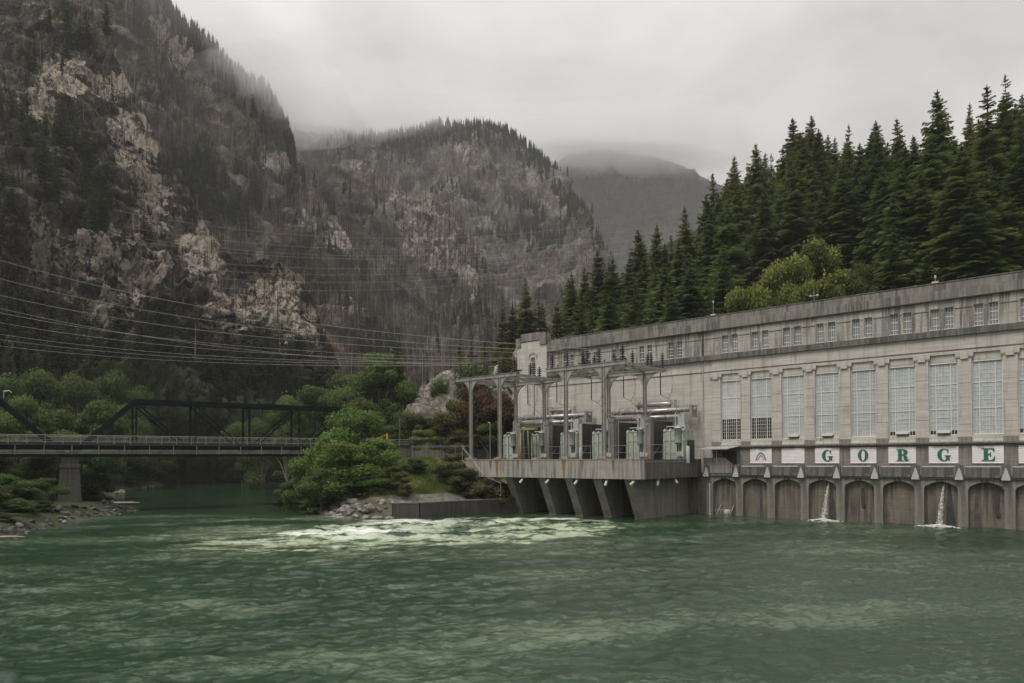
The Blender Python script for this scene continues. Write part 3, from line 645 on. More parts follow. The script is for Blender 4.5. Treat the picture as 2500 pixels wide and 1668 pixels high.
# transformers
def transformer():
    t = empty('transformer', (0, 0, 0))
    b = MB().box(0, 3.35, 0, 3.6, .25, 5.0).box(-.12, 3.47, -.1, 3.7, 3.55, 3.75).box(-.10, 3.45, -.08, 3.68, 4.95, 5.12).box(-.06, 3.41, -.06, 3.66, 1.7, 1.86).box(-.1, 3.45, -.1, 3.7, .0, .25)
    b.build('tank', M['trafo'], t)
    rb = MB().box(-.11, .11, -.2, 0, .25, 4.9).prism([(-.2, 4.7), (-.2, 4.9), (.1, 5.28), (.4, 5.28), (.4, 5.12), (0, 4.95)], -.11, .11, 'x').mesh('rib', M['trafo'])
    for x in (.12, 1.05, 2.15, 3.22): obj('rib', rb, t, (x, 0, 0))
    sb = MB().box(0, .2, -.1, .1, .25, 4.9).mesh('side_rib', M['trafo'])
    for y in (.6, 1.8, 3.0): obj('side_rib', sb, t, (3.35, y, 0))
    MB().lathe([(.42, 3.2), (.46, 3.3), (.46, 5.25), (.58, 5.27), (.58, 5.38), (.3, 5.5)], (2.05+.55, -.5, 0), 14).build('turret', M['trafo2'], t, True)
    MB().lathe([(.40, 3.2), (.36, 3.05), (.30, 3.0)], (2.6, -.5, 0), 14).build('turret_socket', M['dark'], t, True)
    b = MB()
    for i in range(3): b.box(2.28+i*.26, 2.40+i*.26, -.06, -.01, 1.95, 3.2)
    b.build('radiator_slot', M['dark'], t)
    MB().box(2.35, 3.45, -.62, -.02, 1.3, 1.95).build('control_cabinet', M['trafo2'], t)
    cm = MB().prism([(.22*math.cos(R(a)), .22*math.sin(R(a))) for a in range(0, 360, 30)], -.03, 0).mesh('inspection_cover', M['trafo2'])
    for x, z in ((1.62, 4.55), (2.7, .95)): obj('inspection_cover', cm, t, (x, -.02, z))
    MB().box(1.9, 3.0, 1.0, 2.2, 5.9, 7.4).box(1.75, 3.15, .9, 2.3, 5.12, 5.9).build('terminal_box', M['greybox'], t)
    MB().lathe([(.14, 5.4), (.16, 6.0), (.10, 6.1), (.16, 6.2), (.10, 6.3), (.16, 6.4), (.1, 6.5), (.16, 6.6), (.1, 6.7), (.14, 6.8), (.06, 7.6)], (1.4, 1.2, 0), 10).build('bushing', M['greybox'], t, True)
    MB().tube([(.2, .6, 5.2), (.2, .6, 5.6), (3.0, .6, 5.6), (3.0, .6, 5.2)], .09).build('oil_pipe', M['trafo'], t)
    MB().lathe([(.26, .3), (.3, .4), (.3, 2.6), (.2, 2.75)], (3.75, .5, 0), 12).build('oil_cooler', M['trafo2'], t, True)
    MB().box(3.4, 3.9, 1.2, 2.6, .4, 3.6).build('pump_box', M['dark'], t)
    b = MB()
    for x, z in ((.5, 5.2), (1.6, 5.25), (3.1, 5.2)): b.lathe([(.1, 0), (.13, .05), (.13, .25), (.05, .3)], (x, .25, z), 8)
    b.build('valve', M['dark'], t)
    return t
TL = ['pale green transformer farthest left on the deck beside the fence', 'pale green transformer behind the khaki hose arch', 'pale green transformer third from the left on the deck',
      'pale green transformer fourth from the left behind a gantry post', 'pale green transformer second from the right on the deck', 'pale green transformer at the right end of the deck fully visible']
tr0 = transformer()
for i in range(6):
    t = tr0 if i == 0 else copy_tree(tr0)
    t.scale = (1.05, 1, 1.13); t.location = bw(-44.7+6.92*i, 5.3, 8.13); t.rotation_euler = (0, 0, -YAW)
    tag(t, TL[i], 'transformer', 'transformers on the concrete deck')
# cabinets, conduits and thin rails about the transformers
for i, t_ in enumerate((-40.8, -33.9, -19.9, -12.9)):
    lb4 = ('first', 'second', 'third', 'fourth')[i]
    c = bthing('junction_box', t_-.1, 5.78, 9.6, 'small white junction box with conduit on the %s deck pillar' % lb4, 'box', 'junction boxes on the deck pillars'); MB().box(-.22, .22, -.18, 0, 0, .62).build('box', M['lampwhite'], c); MB().tube([(.1, -.08, -1.4), (.1, -.08, 0)], .04).tube([(-.05, -.08, .62), (-.05, -.08, 4.2), (.3, -.08, 5.4)], .035).build('conduit', M['rail'], c)
    s_ = bthing('warning_tag', t_+.25, 5.78, 9.2, 'small orange tag low on the %s deck pillar' % lb4, 'tag', 'orange tags on the deck pillars'); MB().box(-.2, .2, -.03, 0, 0, .3).build('plate', M['orange'], s_)
for i, (ta, tb) in enumerate(((-40.2, -34.5), (-33.3, -27.2), (-26.6, -20.5), (-19.3, -13.5), (-12.3, -6.8))):
    r_ = bthing('pipe_rail', ta, 6.2, 8.12, 'thin pipe rail before the %s transformer bay from the left' % ('second', 'third', 'fourth', 'fifth', 'sixth')[i], 'railing', 'pipe rails before the transformers'); L = tb-ta
    MB().tube([(0, 0, 3.4), (L, 0, 3.4)], .035).tube([(0, 0, 2.2), (L, 0, 2.2)], .03).build('rail', M['rail'], r_); MB().tube([(L*.45, 0, 0), (L*.45, 0, 3.4)], .04).build('post', M['rail'], r_); MB().tube([(.1, .1, .9), (1.6, .3, 3.0)], .035).build('stay', M['rail'], r_)
for i, t_ in enumerate((-37.0, -16.5)):
    v_ = bthing('valve_cart', t_, 9.5, 8.12, 'low dark valve cluster on the deck between parapet and %s' % ('the second transformer', 'the fifth transformer'), 'valve') if False else None
# hose arch
hs = bthing('hose_arch', -37.4, 8.0, 8.13, 'khaki inverted U hose on a small tank cart beside a transformer', 'hose')
b = MB(); pts = [(-.9, 0, 0)]+[(-.9+.05*i, 0, 6.1) for i in range(1)]+[(0+.95*math.cos(R(a)), 0, 6.0+.95*math.sin(R(a))) for a in range(180, -1, -15)]+[(1.15, 0, 0.4)]
b.tube(pts, .16, 8); b.build('hose', M['hose'], hs, True)
b = MB(); b.tube([(-.6, .9, 0)]+[(.1+.95*math.cos(R(a)), .9, 5.9+.95*math.sin(R(a))) for a in range(180, -1, -15)]+[(1.6, .9, .4)], .13, 8); b.build('inner_hose', M['hose'], hs, True)
MB().box(-.2, 2.6, -.2, .9, 6.55, 6.95).build('hose_sleeve', M['hose'], hs)
b = MB().lathe([(.1, 0), (.42, .1), (.42, 1.1), (.1, 1.25)], (0, 0, 0), 12); ob = b.build('tank', M['hose'], hs, True, (2.0, 0, .95)); ob.rotation_euler = (0, R(90), 0)
MB().box(1.9, 3.2, -.4, .4, .35, .5).box(1.3, 3.0, -.1, .1, 1.6, 1.75).build('cart', M['dark'], hs)

# gantries
def gantry(lb, ts, ta, tb):
    g = bthing('steel_gantry', ts[0], 17.7, 9.55, lb, 'gantry'); tx = ts[0]; Z = 9.55
    zt = 23.95-Z
    for t_ in ts:
        for w_, zb in ((17.7, 0.0), (5.2, 16.15-Z)):
            y = 17.7-w_; x = t_-tx
            b = MB().box(x-.26, x+.26, y-.05, y+.05, zb, zt).box(x-.26, x-.19, y-.24, y+.24, zb, zt).box(x+.19, x+.26, y-.24, y+.24, zb, zt).box(x-.5, x+.5, y-.45, y+.45, zb, zb+.12)
            for zz in np.arange(zb+.6, zt-2.4, 1.1): b.box(x-.265, x+.265, y-.12, y+.12, zz, zz+.08)
            b.build('post', M['steel'], g)
            for s in (-1, 1):
                q = [(0, -.5), (0, -3.6)]+[(s*(2.35-2.35*math.cos(R(a))), -3.6+3.0*math.sin(R(a))) for a in range(0, 91, 10)]+[(s*2.35, -.5)]
                q2 = [(p[0]+x+s*.2, p[1]+zt) for p in q]
                MB().prism(q2, y-.12, y+.12).build('knee_bracket', M['steel'], g)
    for w_ in (17.7, 5.2):
        y = 17.7-w_
        b = MB().box(ta-tx, tb-tx, y-.16, y+.16, zt-.5, zt).box(ta-tx, tb-tx, y-.28, y+.28, zt, zt+.06).box(ta-tx, tb-tx, y-.28, y+.28, zt-.56, zt-.5)
        for xx in np.arange(ta-tx+.4, tb-tx, 1.4): b.box(xx-.04, xx+.04, y-.2, y+.2, zt-.5, zt)
        b.build('beam', M['steel'], g)
    for t_ in (ta+.3, ts[0], ts[1], tb-.3):
        MB().box(t_-tx-.12, t_-tx+.12, .16, 12.34, zt-.55, zt-.1).build('cross_beam', M['steel'], g)
    b = MB(); xs_ = [ta-tx+.3, ts[0]-tx, ts[1]-tx, tb-tx-.3]
    for a_, c_ in zip(xs_[:-1], xs_[1:]):
        b.bar((a_, .3, zt-.35), (c_, 12.2, zt-.35), .14, .12).bar((c_, .3, zt-.2), (a_, 12.2, zt-.2), .14, .12).bar((a_, 6.2, zt-.28), (c_, 6.2, zt-.28), .2, .2)
    b.build('lattice_brace', M['steel'], g)
    return g
gantry('grey steel gantry with arched knee brackets at the left end of the deck', (-41.7, -34.8), -45.2, -31.0)
gantry('grey steel gantry with arched knee brackets at the right part of the deck', (-20.7, -13.6), -24.6, -9.7)
# insulators: stacks of black sheds
ins_rod = MB().lathe([(.10, 0), (.10, 2.35), (.16, 2.38), (.16, 2.5), (.05, 2.55)], (0, 0, 0), 8).lathe([(.18, 0), (.18, .12), (.1, .14)], (0, 0, 0), 8).mesh('core', M['dark'])
shed_m = MB().lathe([(.12, 0), (.40, .02), (.42, .07), (.24, .2), (.12, .24)], (0, 0, 0), 10).mesh('shed', M['black'], True)
IN = [(-44.3, 17.7), (-40.6, 17.7), (-37.9, 17.7), (-34.8, 17.7), (-31.5, 17.7), (-23.4, 17.7), (-20.4, 17.7), (-17.4, 17.7), (-16.6, 17.7), (-14.4, 17.7), (-10.2, 17.7),
      (-40.6, 11.5), (-36.6, 11.5), (-33.0, 11.5), (-32.2, 11.5), (-21.5, 11.5), (-19.4, 11.5), (-15.6, 11.5), (-12.2, 11.5),
      (-41.0, 5.2), (-35.9, 5.2), (-31.6, 5.2), (-21.5, 5.2), (-17.3, 5.2), (-13.1, 5.2), (-12.4, 5.2), (-10.3, 5.2)]
IGL = {17.7: 'black disc insulator stack on the front beam of a gantry', 11.5: 'black disc insulator stack on the cross lattice of a gantry', 5.2: 'black disc insulator stack on the rear beam of a gantry'}
for t_, w_ in IN:
    n_ = bthing('insulator', t_, w_, 23.99 if w_ != 11.5 else 23.81, IGL[w_], 'insulator', {17.7: 'insulators on the front beams', 11.5: 'insulators on the cross lattices', 5.2: 'insulators on the rear beams'}[w_])
    obj('core', ins_rod, n_)
    for j in range(6): obj('shed', shed_m, n_, (0, 0, .16+j*.36))
# bus bars lying on the beams, hanging droppers
for t_, w_, l, lb in ((-31.2, 17.5, 2.4, 'black bus bar lying at the right end of the far gantry beam'), (-24.6, 11.5, 2.2, 'black bus bar between the two gantries'), (-17.3, 17.4, 2.2, 'black bus bar on the front beam of the right gantry'), (-11.0, 17.4, 2.4, 'black bus bar at the right end of the front gantry beam')):
    o = bthing('bus_bar', t_-l/2, w_, 24.3, lb, 'bus bar'); MB().tube([(0, 0, .0), (l, 0, .0)], .13, 8).build('bar', M['black'], o); MB().box(.1, .25, -.08, .08, -.28, -.1).box(l-.25, l-.1, -.08, .08, -.28, -.1).build('clamp', M['steel'], o)
for i, (t_, tt) in enumerate(((-38.9, -41.8), (-32.0, -35.5), (-24.4, -28.6), (-17.8, -21.6), (-10.8, -14.6))):
    o = bthing('dropper_cable', t_, 5.0, 8.13, 'dark dropper cable hanging above the %s transformer gap' % ('first', 'second', 'third', 'fourth', 'fifth')[i], 'cable', 'dropper cables below the gantries')
    MB().tube([(0, 0, 15.2), (0, 0, 11.6)], .09).build('hanger', M['black'], o)
    e_ = tt+6.92-t_
    MB().tube([(0, 0, 11.6), (.7, .1, 11.2), (1.3, .2, 10.9), (2.0+e_*.1, .4, 9.8), (e_*.6+1.2, .6, 8.4), (e_*.7+1.2, .8, 7.6)], .035, 5).tube([(1.3, .2, 10.9), (2.0, .1, 12.0), (2.3, 0, 13.6), (1.9, 0, 15.2), (.4, 0, 15.9)], .03, 5).build('jumper_loop', M['dark'], o)

# isolated-phase bus ducts along the wall
def duct(lb, t0, t1, sh0, sh1):
    d = bthing('bus_duct', t0, -1.2, 16.0, lb, 'duct')
    L = t1-t0
    MB().tube([(0, 0, 1.55), (L, 0, 1.55)], .42, 14).build('upper_tube', M['duct'], d, True)
    MB().tube([(.6, -1.0, .35), (L-1.6, -1.0, .35)], .40, 14).build('lower_tube', M['duct'], d, True)
    a, c = sh0-t0, sh1-t0
    MB().tube([(a, .4, 2.75), (c-.3, .4, 2.75), (c+.2, .5, 2.7), (c+.4, .9, 2.6)], .42, 14).build('short_tube', M['duct'], d, True)
    b = MB()
    for x in (a+.2, c+1.2): b.box(x-.1, x+.1, .3, .9, 1.2, 3.4)
    b.box(a, c+1.6, .5, .9, 3.3, 3.42); b.box(c+.5, c+1.5, .55, .85, 1.9, 3.2); b.build('hanger_frame', M['greybox'], d)
    bm_ = MB().bar((0, -1.3, .9), (1.3, .9, 2.5), .14, .14).mesh('brace', M['duct'])
    for x in (.3, 1.8, L*.5, L-3.2, L-1.2): obj('brace', bm_, d, (x, 0, 0))
    cm = MB().tube([(0, 0, 1.55), (.16, 0, 1.55)], .5, 14).tube([(0, -1, .35), (.16, -1, .35)], .48, 14).mesh('collar', M['steel'])
    for x in np.arange(1.2, L-1.5, 3.4): obj('collar', cm, d, (x, 0, 0))
    MB().box(L-.6, L-.2, -1.2, .9, .2, 2.2).box(-.3, 0, -1.2, .9, -.6, 1.0).build('end_bracket', M['steel'], d)
duct('silver bus duct tubes along the wall behind the far transformers', -46.2, -28.8, -38.4, -34.2)
duct('silver bus duct tubes along the wall behind the near transformers', -24.0, -7.6, -19.0, -13.0)
# handrail and lamp poles on the deck
hr = bthing('guard_rail', -6.9, 3.0, 8.12, 'thin metal guard rail at the right end of the deck', 'railing')
b = MB()
for y in (0, -3.0, -6.0): b.tube([(0, y, 0), (0, y, 2.0)], .035)
for z in (1.2, 1.6, 2.0): b.tube([(0, 0, z), (0, -6.0, z)], .03)
b.tube([(0, 3.0, 6.8), (0, -1.0, 6.8)], .04).tube([(.0, -1, 0), (0, -1, 6.9)], .05).build('rail', M['rail'], hr)
for t_, w_, h, lb in ((-38.2, 16.5, 7.6, 'slim grey pole with a small lamp beside the leftmost gantry posts'), (-8.6, 15.8, 6.9, 'slim white pole in front of the last transformer'), (-12.2, 15.8, 7.6, 'slim white pole in front of the fifth transformer')):
    p = bthing('deck_pole', t_, w_, 8.12, lb, 'pole'); MB().tube([(0, 0, 0), (0, 0, h)], .07).build('pole', M['rail'], p); MB().tube([(0, 0, h), (-.35, 0, h+.15), (-.5, 0, h+.05)], .06).build('lamp_arm', M['lampwhite'], p)
# lamps under the deck
LL = ['first', 'second', 'third', 'fourth', 'fifth', 'sixth', 'seventh']
def hang_lamp(t_, w_, tilt, i):
    l = bthing('hanging_lamp', t_, w_, 6.2, 'white bucket-shaped lamp under the deck edge, %s from the left' % LL[i], 'lamp', 'bucket lamps under the deck')
    l.scale = (.78, .78, .78)
    b = MB().tube([(.30*math.cos(R(a)), 0, -.28+.30*math.sin(R(a))) for a in range(-20, 201, 20)], .035, 6); b.tube([(0, 0, 0), (0, 0, .1)], .06); b.build('bracket_ring', M['lampwhite'], l)
    s = MB().lathe([(.12, .0), (.22, -.05), (.27, -.35), (.29, -.95), (.30, -1.0), (.26, -1.0)], (0, 0, 0), 12).build('shade', M['lampwhite'], l, True, (0, 0, -.32)); s.rotation_euler = (R(-18), R(tilt), 0)
    MB().lathe([(.24, -.9), (.20, -.93)], (0, 0, 0), 12).build('lens', M['glass'], s)
for i, (t_, w_, tl) in enumerate(((-29.4, 18.1, 35), (-23.9, 18.1, 40), (-18.3, 18.1, 30), (-12.9, 18.1, 8), (-8.1, 18.1, 45), (-6.5, 14.0, -5), (-6.5, 8.5, -42))): hang_lamp(t_, w_, tl, i)
# ================================================================== TERRAIN, MOUNTAINS, WATER
def rockmat(name, rough=0.9, bstr=0.6, scale=0.6):
    m, nt, bs = new_mat(name)
    a = node(nt, 'ShaderNodeAttribute', attribute_name='Col')
    v = coords(nt, (1, 1, .5)); n1 = noise(nt, v, scale, 8, 0.7); n2 = noise(nt, v, scale*.12, 4, 0.6)
    f = math_n(nt, 'MULTIPLY', mrange(nt, n1, 0.25, 0.75, 0.45, 1.5), mrange(nt, n2, 0.3, 0.7, 0.8, 1.2))
    mx = node(nt, 'ShaderNodeVectorMath', operation='SCALE'); nt.links.new(a.outputs['Color'], mx.inputs[0]); nt.links.new(f, mx.inputs['Scale'])
    nt.links.new(mx.outputs[0], bs.inputs['Base Color']); bs.inputs['Roughness'].default_value = rough; bs.inputs['Specular IOR Level'].default_value = 0.2
    bump(nt, bs, n1, bstr, 0.8/scale*0.5); return m
def rockmat2(name, s, light, dark, lthr=.56, crk=.7, bstr=.9):
    m, nt, bs = new_mat(name)
    a = node(nt, 'ShaderNodeAttribute', attribute_name='Col'); l = node(nt, 'ShaderNodeAttribute', attribute_name='L')
    v = coords(nt, (1, 1, .62)); nf = noise(nt, v, s*2.2, 9, .78, .4); nm = noise(nt, v, s*.45, 9, .72, .6)
    vt = coords(nt, (1.0, 1.0, .42)); ad = node(nt, 'ShaderNodeVectorMath', operation='ADD'); nd = node(nt, 'ShaderNodeTexNoise'); nd.inputs['Scale'].default_value = s*.6; nd.inputs['Detail'].default_value = 5; nt.links.new(vt, nd.inputs['Vector'])
    sc = node(nt, 'ShaderNodeVectorMath', operation='SCALE'); sc.inputs['Scale'].default_value = 2.2/s; nt.links.new(nd.outputs['Color'], sc.inputs[0]); nt.links.new(vt, ad.inputs[0]); nt.links.new(sc.outputs[0], ad.inputs[1])
    vo = node(nt, 'ShaderNodeTexVoronoi', feature='DISTANCE_TO_EDGE'); vo.inputs['Scale'].default_value = s*.34; nt.links.new(ad.outputs[0], vo.inputs['Vector'])
    vo2 = node(nt, 'ShaderNodeTexVoronoi', feature='F1'); vo2.inputs['Scale'].default_value = s*.9; nt.links.new(ad.outputs[0], vo2.inputs['Vector'])
    cell = node(nt, 'ShaderNodeSeparateColor'); nt.links.new(vo2.outputs['Color'], cell.inputs[0])
    f = math_n(nt, 'MULTIPLY', mrange(nt, nf, .3, .7, .35, 1.7), mrange(nt, cell.outputs[0], 0, 1, .65, 1.35))
    mx = node(nt, 'ShaderNodeVectorMath', operation='SCALE'); nt.links.new(a.outputs['Color'], mx.inputs[0]); nt.links.new(f, mx.inputs['Scale'])
    lm = math_n(nt, 'ADD', math_n(nt, 'MULTIPLY', l.outputs['Fac'], .30), math_n(nt, 'ADD', math_n(nt, 'MULTIPLY', nm, .75), math_n(nt, 'ADD', math_n(nt, 'MULTIPLY', nf, .45), math_n(nt, 'MULTIPLY', cell.outputs[1], .16))))
    lmask = mrange(nt, lm, lthr+.31, lthr+.37)
    lmask = math_n(nt, 'MULTIPLY', lmask, mrange(nt, l.outputs['Fac'], .02, .25))
    lc = node(nt, 'ShaderNodeVectorMath', operation='SCALE'); lc.inputs[0].default_value = light; nt.links.new(mrange(nt, nf, .3, .7, .55, 1.25), lc.inputs['Scale'])
    col = mixc(nt, lmask, mx.outputs[0], lc.outputs[0])
    ck = math_n(nt, 'MULTIPLY', mrange(nt, vo.outputs['Distance'], .0, .055, 1.0, 0.0), mrange(nt, nm, .35, .6))
    col = mixc(nt, math_n(nt, 'MULTIPLY', ck, crk), col, dark)
    col = mixc(nt, mrange(nt, nm, .40, .33, 0.0, .75), col, dark)
    nt.links.new(col, bs.inputs['Base Color']); bs.inputs['Roughness'].default_value = .92; bs.inputs['Specular IOR Level'].default_value = .15
    hgt = math_n(nt, 'ADD', math_n(nt, 'ADD', math_n(nt, 'MULTIPLY', nf, .5), math_n(nt, 'MULTIPLY', nm, .8)), math_n(nt, 'ADD', math_n(nt, 'MULTIPLY', cell.outputs[0], .3), math_n(nt, 'MULTIPLY', ck, -.4)))
    bump(nt, bs, hgt, bstr, 1.6/s*.6); return m
M['cliffA'] = rockmat2('near_cliff_rock', .42, (.42, .365, .30), (.010, .010, .009), .575, .85, 1.0); M['slopeB'] = rockmat2('burnt_slope_rock', .20, (.38, .34, .29), (.022, .019, .016), .57, .45); M['farC'] = rockmat2('dome_rock', .085, (.31, .28, .245), (.036, .031, .027), .56, .5)
M['cliff'] = rockmat('cliff_rock', scale=.5); M['slope'] = rockmat('burnt_slope', scale=.25); M['far'] = rockmat('far_slope', scale=.1); M['ground'] = rockmat('ground_cover', scale=1.2)
def grid_faces(nu, nv):
    i = np.arange(nu*nv).reshape(nv, nu); return np.stack([i[:-1, :-1], i[:-1, 1:], i[1:, 1:], i[1:, :-1]], -1).reshape(-1, 4)
def normals(P):
    du = np.gradient(P, axis=1); dv = np.gradient(P, axis=0); n = np.cross(du, dv); n /= np.linalg.norm(n, axis=2, keepdims=True)+1e-9; return n
def smooth_rows(A, k):
    if k < 1: return A
    w = np.hanning(2*k+3)[1:-1]; w /= w.sum(); return np.apply_along_axis(lambda r: np.convolve(np.pad(r, k, 'edge'), w, 'valid'), 1, A)
def sheet(name, xs, top, ytop, foot, yfoot, ss, ys, nu, nv, disp, colf, mat, label=None, jag=0.0, back=90.0, ksm=6):
    """mountain flank: crest line and foot line at their real distances, a profile between them, relief on top, a back slope behind the crest"""
    px = np.linspace(xs[0], xs[-1], nu); tp = np.interp(px, xs, top); yt = np.interp(px, xs, ytop); ft = np.interp(px, xs, foot) if np.ndim(foot) else np.full(nu, float(foot)); yf = np.interp(px, xs, yfoot)
    if jag: tp = tp+fbm(np.stack([px/28.0, px*0, px*0+3.3], 1), 5, 5, .6)*jag
    s = np.linspace(0, 1, nv)[:, None]
    yy = np.interp(s[:, 0], ss, ys)[:, None]
    k = max(2, nv//40); w = np.hanning(2*k+3)[1:-1]; w /= w.sum(); yy = np.convolve(np.pad(yy[:, 0], k, 'edge'), w, 'valid')[:, None]
    PY = ft[None]+(tp-ft)[None]*s; Y = yf[None]+(yt-yf)[None]*yy; PX = np.repeat(px[None], nv, 0)
    a, b_ = PX-1250.0, PY-CY; c, q = math.cos(ROLL), math.sin(ROLL); u = a*c+b_*q; v = -a*q+b_*c
    zc = -v/FPX; c, q = math.cos(PITCH), math.sin(PITCH); r = np.stack([u/FPX, c-zc*q, q+zc*c], -1)
    P = np.array([0, 0, CAM_H])+r*(Y/r[..., 1])[..., None]
    N = normals(P); flat = P.reshape(-1, 3); d = disp(flat, PX.ravel(), PY.ravel(), s.repeat(nu, 1).ravel()).reshape(nv, nu)
    fade = np.minimum(1, (1-s)*14+.25)
    sgn = np.sign((N*(-r)).sum(-1).mean())
    P = P+N*sgn*(d*fade)[..., None]
    N2 = normals(P)*sgn
    col = colf(P.reshape(-1, 3), N2.reshape(-1, 3), PX.ravel(), PY.ravel(), d.ravel())
    # back slope
    bk = []
    for i in range(1, 9):
        q = P[-1]+np.stack([0*px, 0*px+back*i, -(back*.35)*i-.03*back*i*i+0*px], -1)*np.array([1, 1, 1]); q[:, 0] *= (q[:, 1]/P[-1][:, 1]); bk.append(q)
    PA = np.concatenate([P, np.array(bk)], 0); col = np.concatenate([col, np.tile(col.reshape(nv, nu, -1)[-1], (8, 1))], 0)
    me = np_mesh(name, PA.reshape(-1, 3), grid_faces(nu, nv+8), mat, True); vattr(me, 'Col', col[:, :3])
    if col.shape[1] > 3: vattr(me, 'L', col[:, 3])
    o = obj(name, me, kind='structure')
    if label: o['label'] = label
    return o, P, N2, PX, PY
def ell(x, y, cx, cy_, rx, ry): return np.clip(1-((x-cx)/rx)**2-((y-cy_)/ry)**2, 0, 1)
def lerp(a, b, t): return a+(b-a)*np.clip(t, 0, 1)[:, None]
C_ = lambda *v: np.array(v)[None]
# ---- near cliff
def dispA(p, px, py, s):
    q = p/np.array([46.0, 46.0, 95.0]); big = fbm(q, 4, 3, .5, True)*17
    w1, w2, idv = worley(p/np.array([17.0, 17.0, 30.0])+fbm(p/22.0, 2, 8)[:, None]*.4, 21); fac = (w2-w1)*5.0+idv*10.0
    tl = p@np.array([.35, .25, .9]); tl2 = np.stack([tl/5.0, p[:, 0]/42, p[:, 1]/42], 1); strat = fbm(tl2, 4, 12, .55)*2.8
    w3, w4, id2 = worley(p/np.array([4.5, 4.5, 8.0]), 31)
    vis = np.clip((1-s)*2.2, .25, 1)*np.clip(s*6+.1, .15, 1)
    tz = p[:, 2]+p[:, 0]*.22+fbm(p/18.0, 3, 18)*9; def_ = 0
    saw = lambda q: (q-np.floor(q))
    ter = saw(tz/19.0)*9.0+saw(tz/6.3+fbm(p/9.0, 2, 19)*.8)*3.6
    return (big*1.1+fac*1.1+strat+(w4-w3)*2.2+id2*3.4+ter+fbm(p/3.2, 3, 14)*1.4)*vis-12
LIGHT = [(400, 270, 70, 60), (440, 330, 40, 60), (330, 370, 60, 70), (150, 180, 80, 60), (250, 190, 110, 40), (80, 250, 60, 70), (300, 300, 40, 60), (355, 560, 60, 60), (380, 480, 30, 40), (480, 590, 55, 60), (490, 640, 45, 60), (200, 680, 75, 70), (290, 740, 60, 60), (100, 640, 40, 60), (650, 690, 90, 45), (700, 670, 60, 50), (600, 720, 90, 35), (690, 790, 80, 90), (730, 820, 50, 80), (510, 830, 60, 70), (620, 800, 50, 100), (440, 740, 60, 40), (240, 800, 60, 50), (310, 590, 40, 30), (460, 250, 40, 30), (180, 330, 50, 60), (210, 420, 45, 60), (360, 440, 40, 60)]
def colA(p, n, px, py, d):
    nz = n[:, 2]; f1 = fbm(p/9.0, 5, 41, .6); f2 = fbm(p/np.array([6.0, 6.0, 16.0]), 5, 47, .62); f3 = fbm(p/2.2, 3, 49)
    tl = p@np.array([.35, .25, .9]); st = fbm(np.stack([tl/3.0, p[:, 0]/30, p[:, 1]/30], 1), 4, 52, .6)
    L = np.zeros(len(p))
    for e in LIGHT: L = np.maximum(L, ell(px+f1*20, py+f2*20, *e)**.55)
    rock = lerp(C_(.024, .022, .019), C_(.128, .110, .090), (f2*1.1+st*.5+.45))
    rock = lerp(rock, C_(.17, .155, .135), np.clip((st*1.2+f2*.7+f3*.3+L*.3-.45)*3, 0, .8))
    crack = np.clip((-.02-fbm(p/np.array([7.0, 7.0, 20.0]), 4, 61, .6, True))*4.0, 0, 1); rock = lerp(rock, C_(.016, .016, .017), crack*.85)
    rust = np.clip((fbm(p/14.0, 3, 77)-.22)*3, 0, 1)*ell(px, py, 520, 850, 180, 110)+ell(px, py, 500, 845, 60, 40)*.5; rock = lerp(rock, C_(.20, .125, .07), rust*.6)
    veg = np.clip((nz-.40+f1*.45)*3.2, 0, 1)*(1-np.clip(L*1.5, 0, .85)); vc = lerp(C_(.026, .033, .013), C_(.082, .066, .036), f3*.8+.5)
    low = np.clip((py-905)/50+f1*.8, 0, 1); rock = lerp(rock, C_(.028, .040, .018), low)
    c3 = lerp(rock, vc, veg*.9); Lf = np.clip(L*.85+.30+st*.6, 0, 1)*(1-veg*.8)*(1-low); return np.concatenate([c3, Lf[:, None]], 1)
xsA = [-150, 0, 150, 223, 271, 319, 372, 425, 468, 510, 560, 596, 640, 681, 734, 766, 792, 824, 860, 900]
topA = [-190, -170, -130, 0, 117, 213, 319, 425, 500, 572, 625, 640, 630, 636, 675, 734, 808, 883, 960, 1060]
yfA = [150, 180, 212, 225, 233, 242, 252, 260, 268, 276, 284, 289, 295, 300, 308, 313, 317, 322, 328, 336]
ytA = [420, 430, 420, 412, 405, 400, 395, 388, 380, 374, 366, 362, 360, 358, 352, 348, 345, 343, 342, 344]
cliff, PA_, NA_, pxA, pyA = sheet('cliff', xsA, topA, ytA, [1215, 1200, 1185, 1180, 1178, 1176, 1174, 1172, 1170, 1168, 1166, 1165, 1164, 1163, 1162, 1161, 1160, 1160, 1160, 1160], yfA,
    [0, .16, .22, .46, .56, .72, .80, 1], [0, .12, .26, .44, .66, .74, .88, 1.0], 500, 600, dispA, colA, M['cliffA'], jag=9)
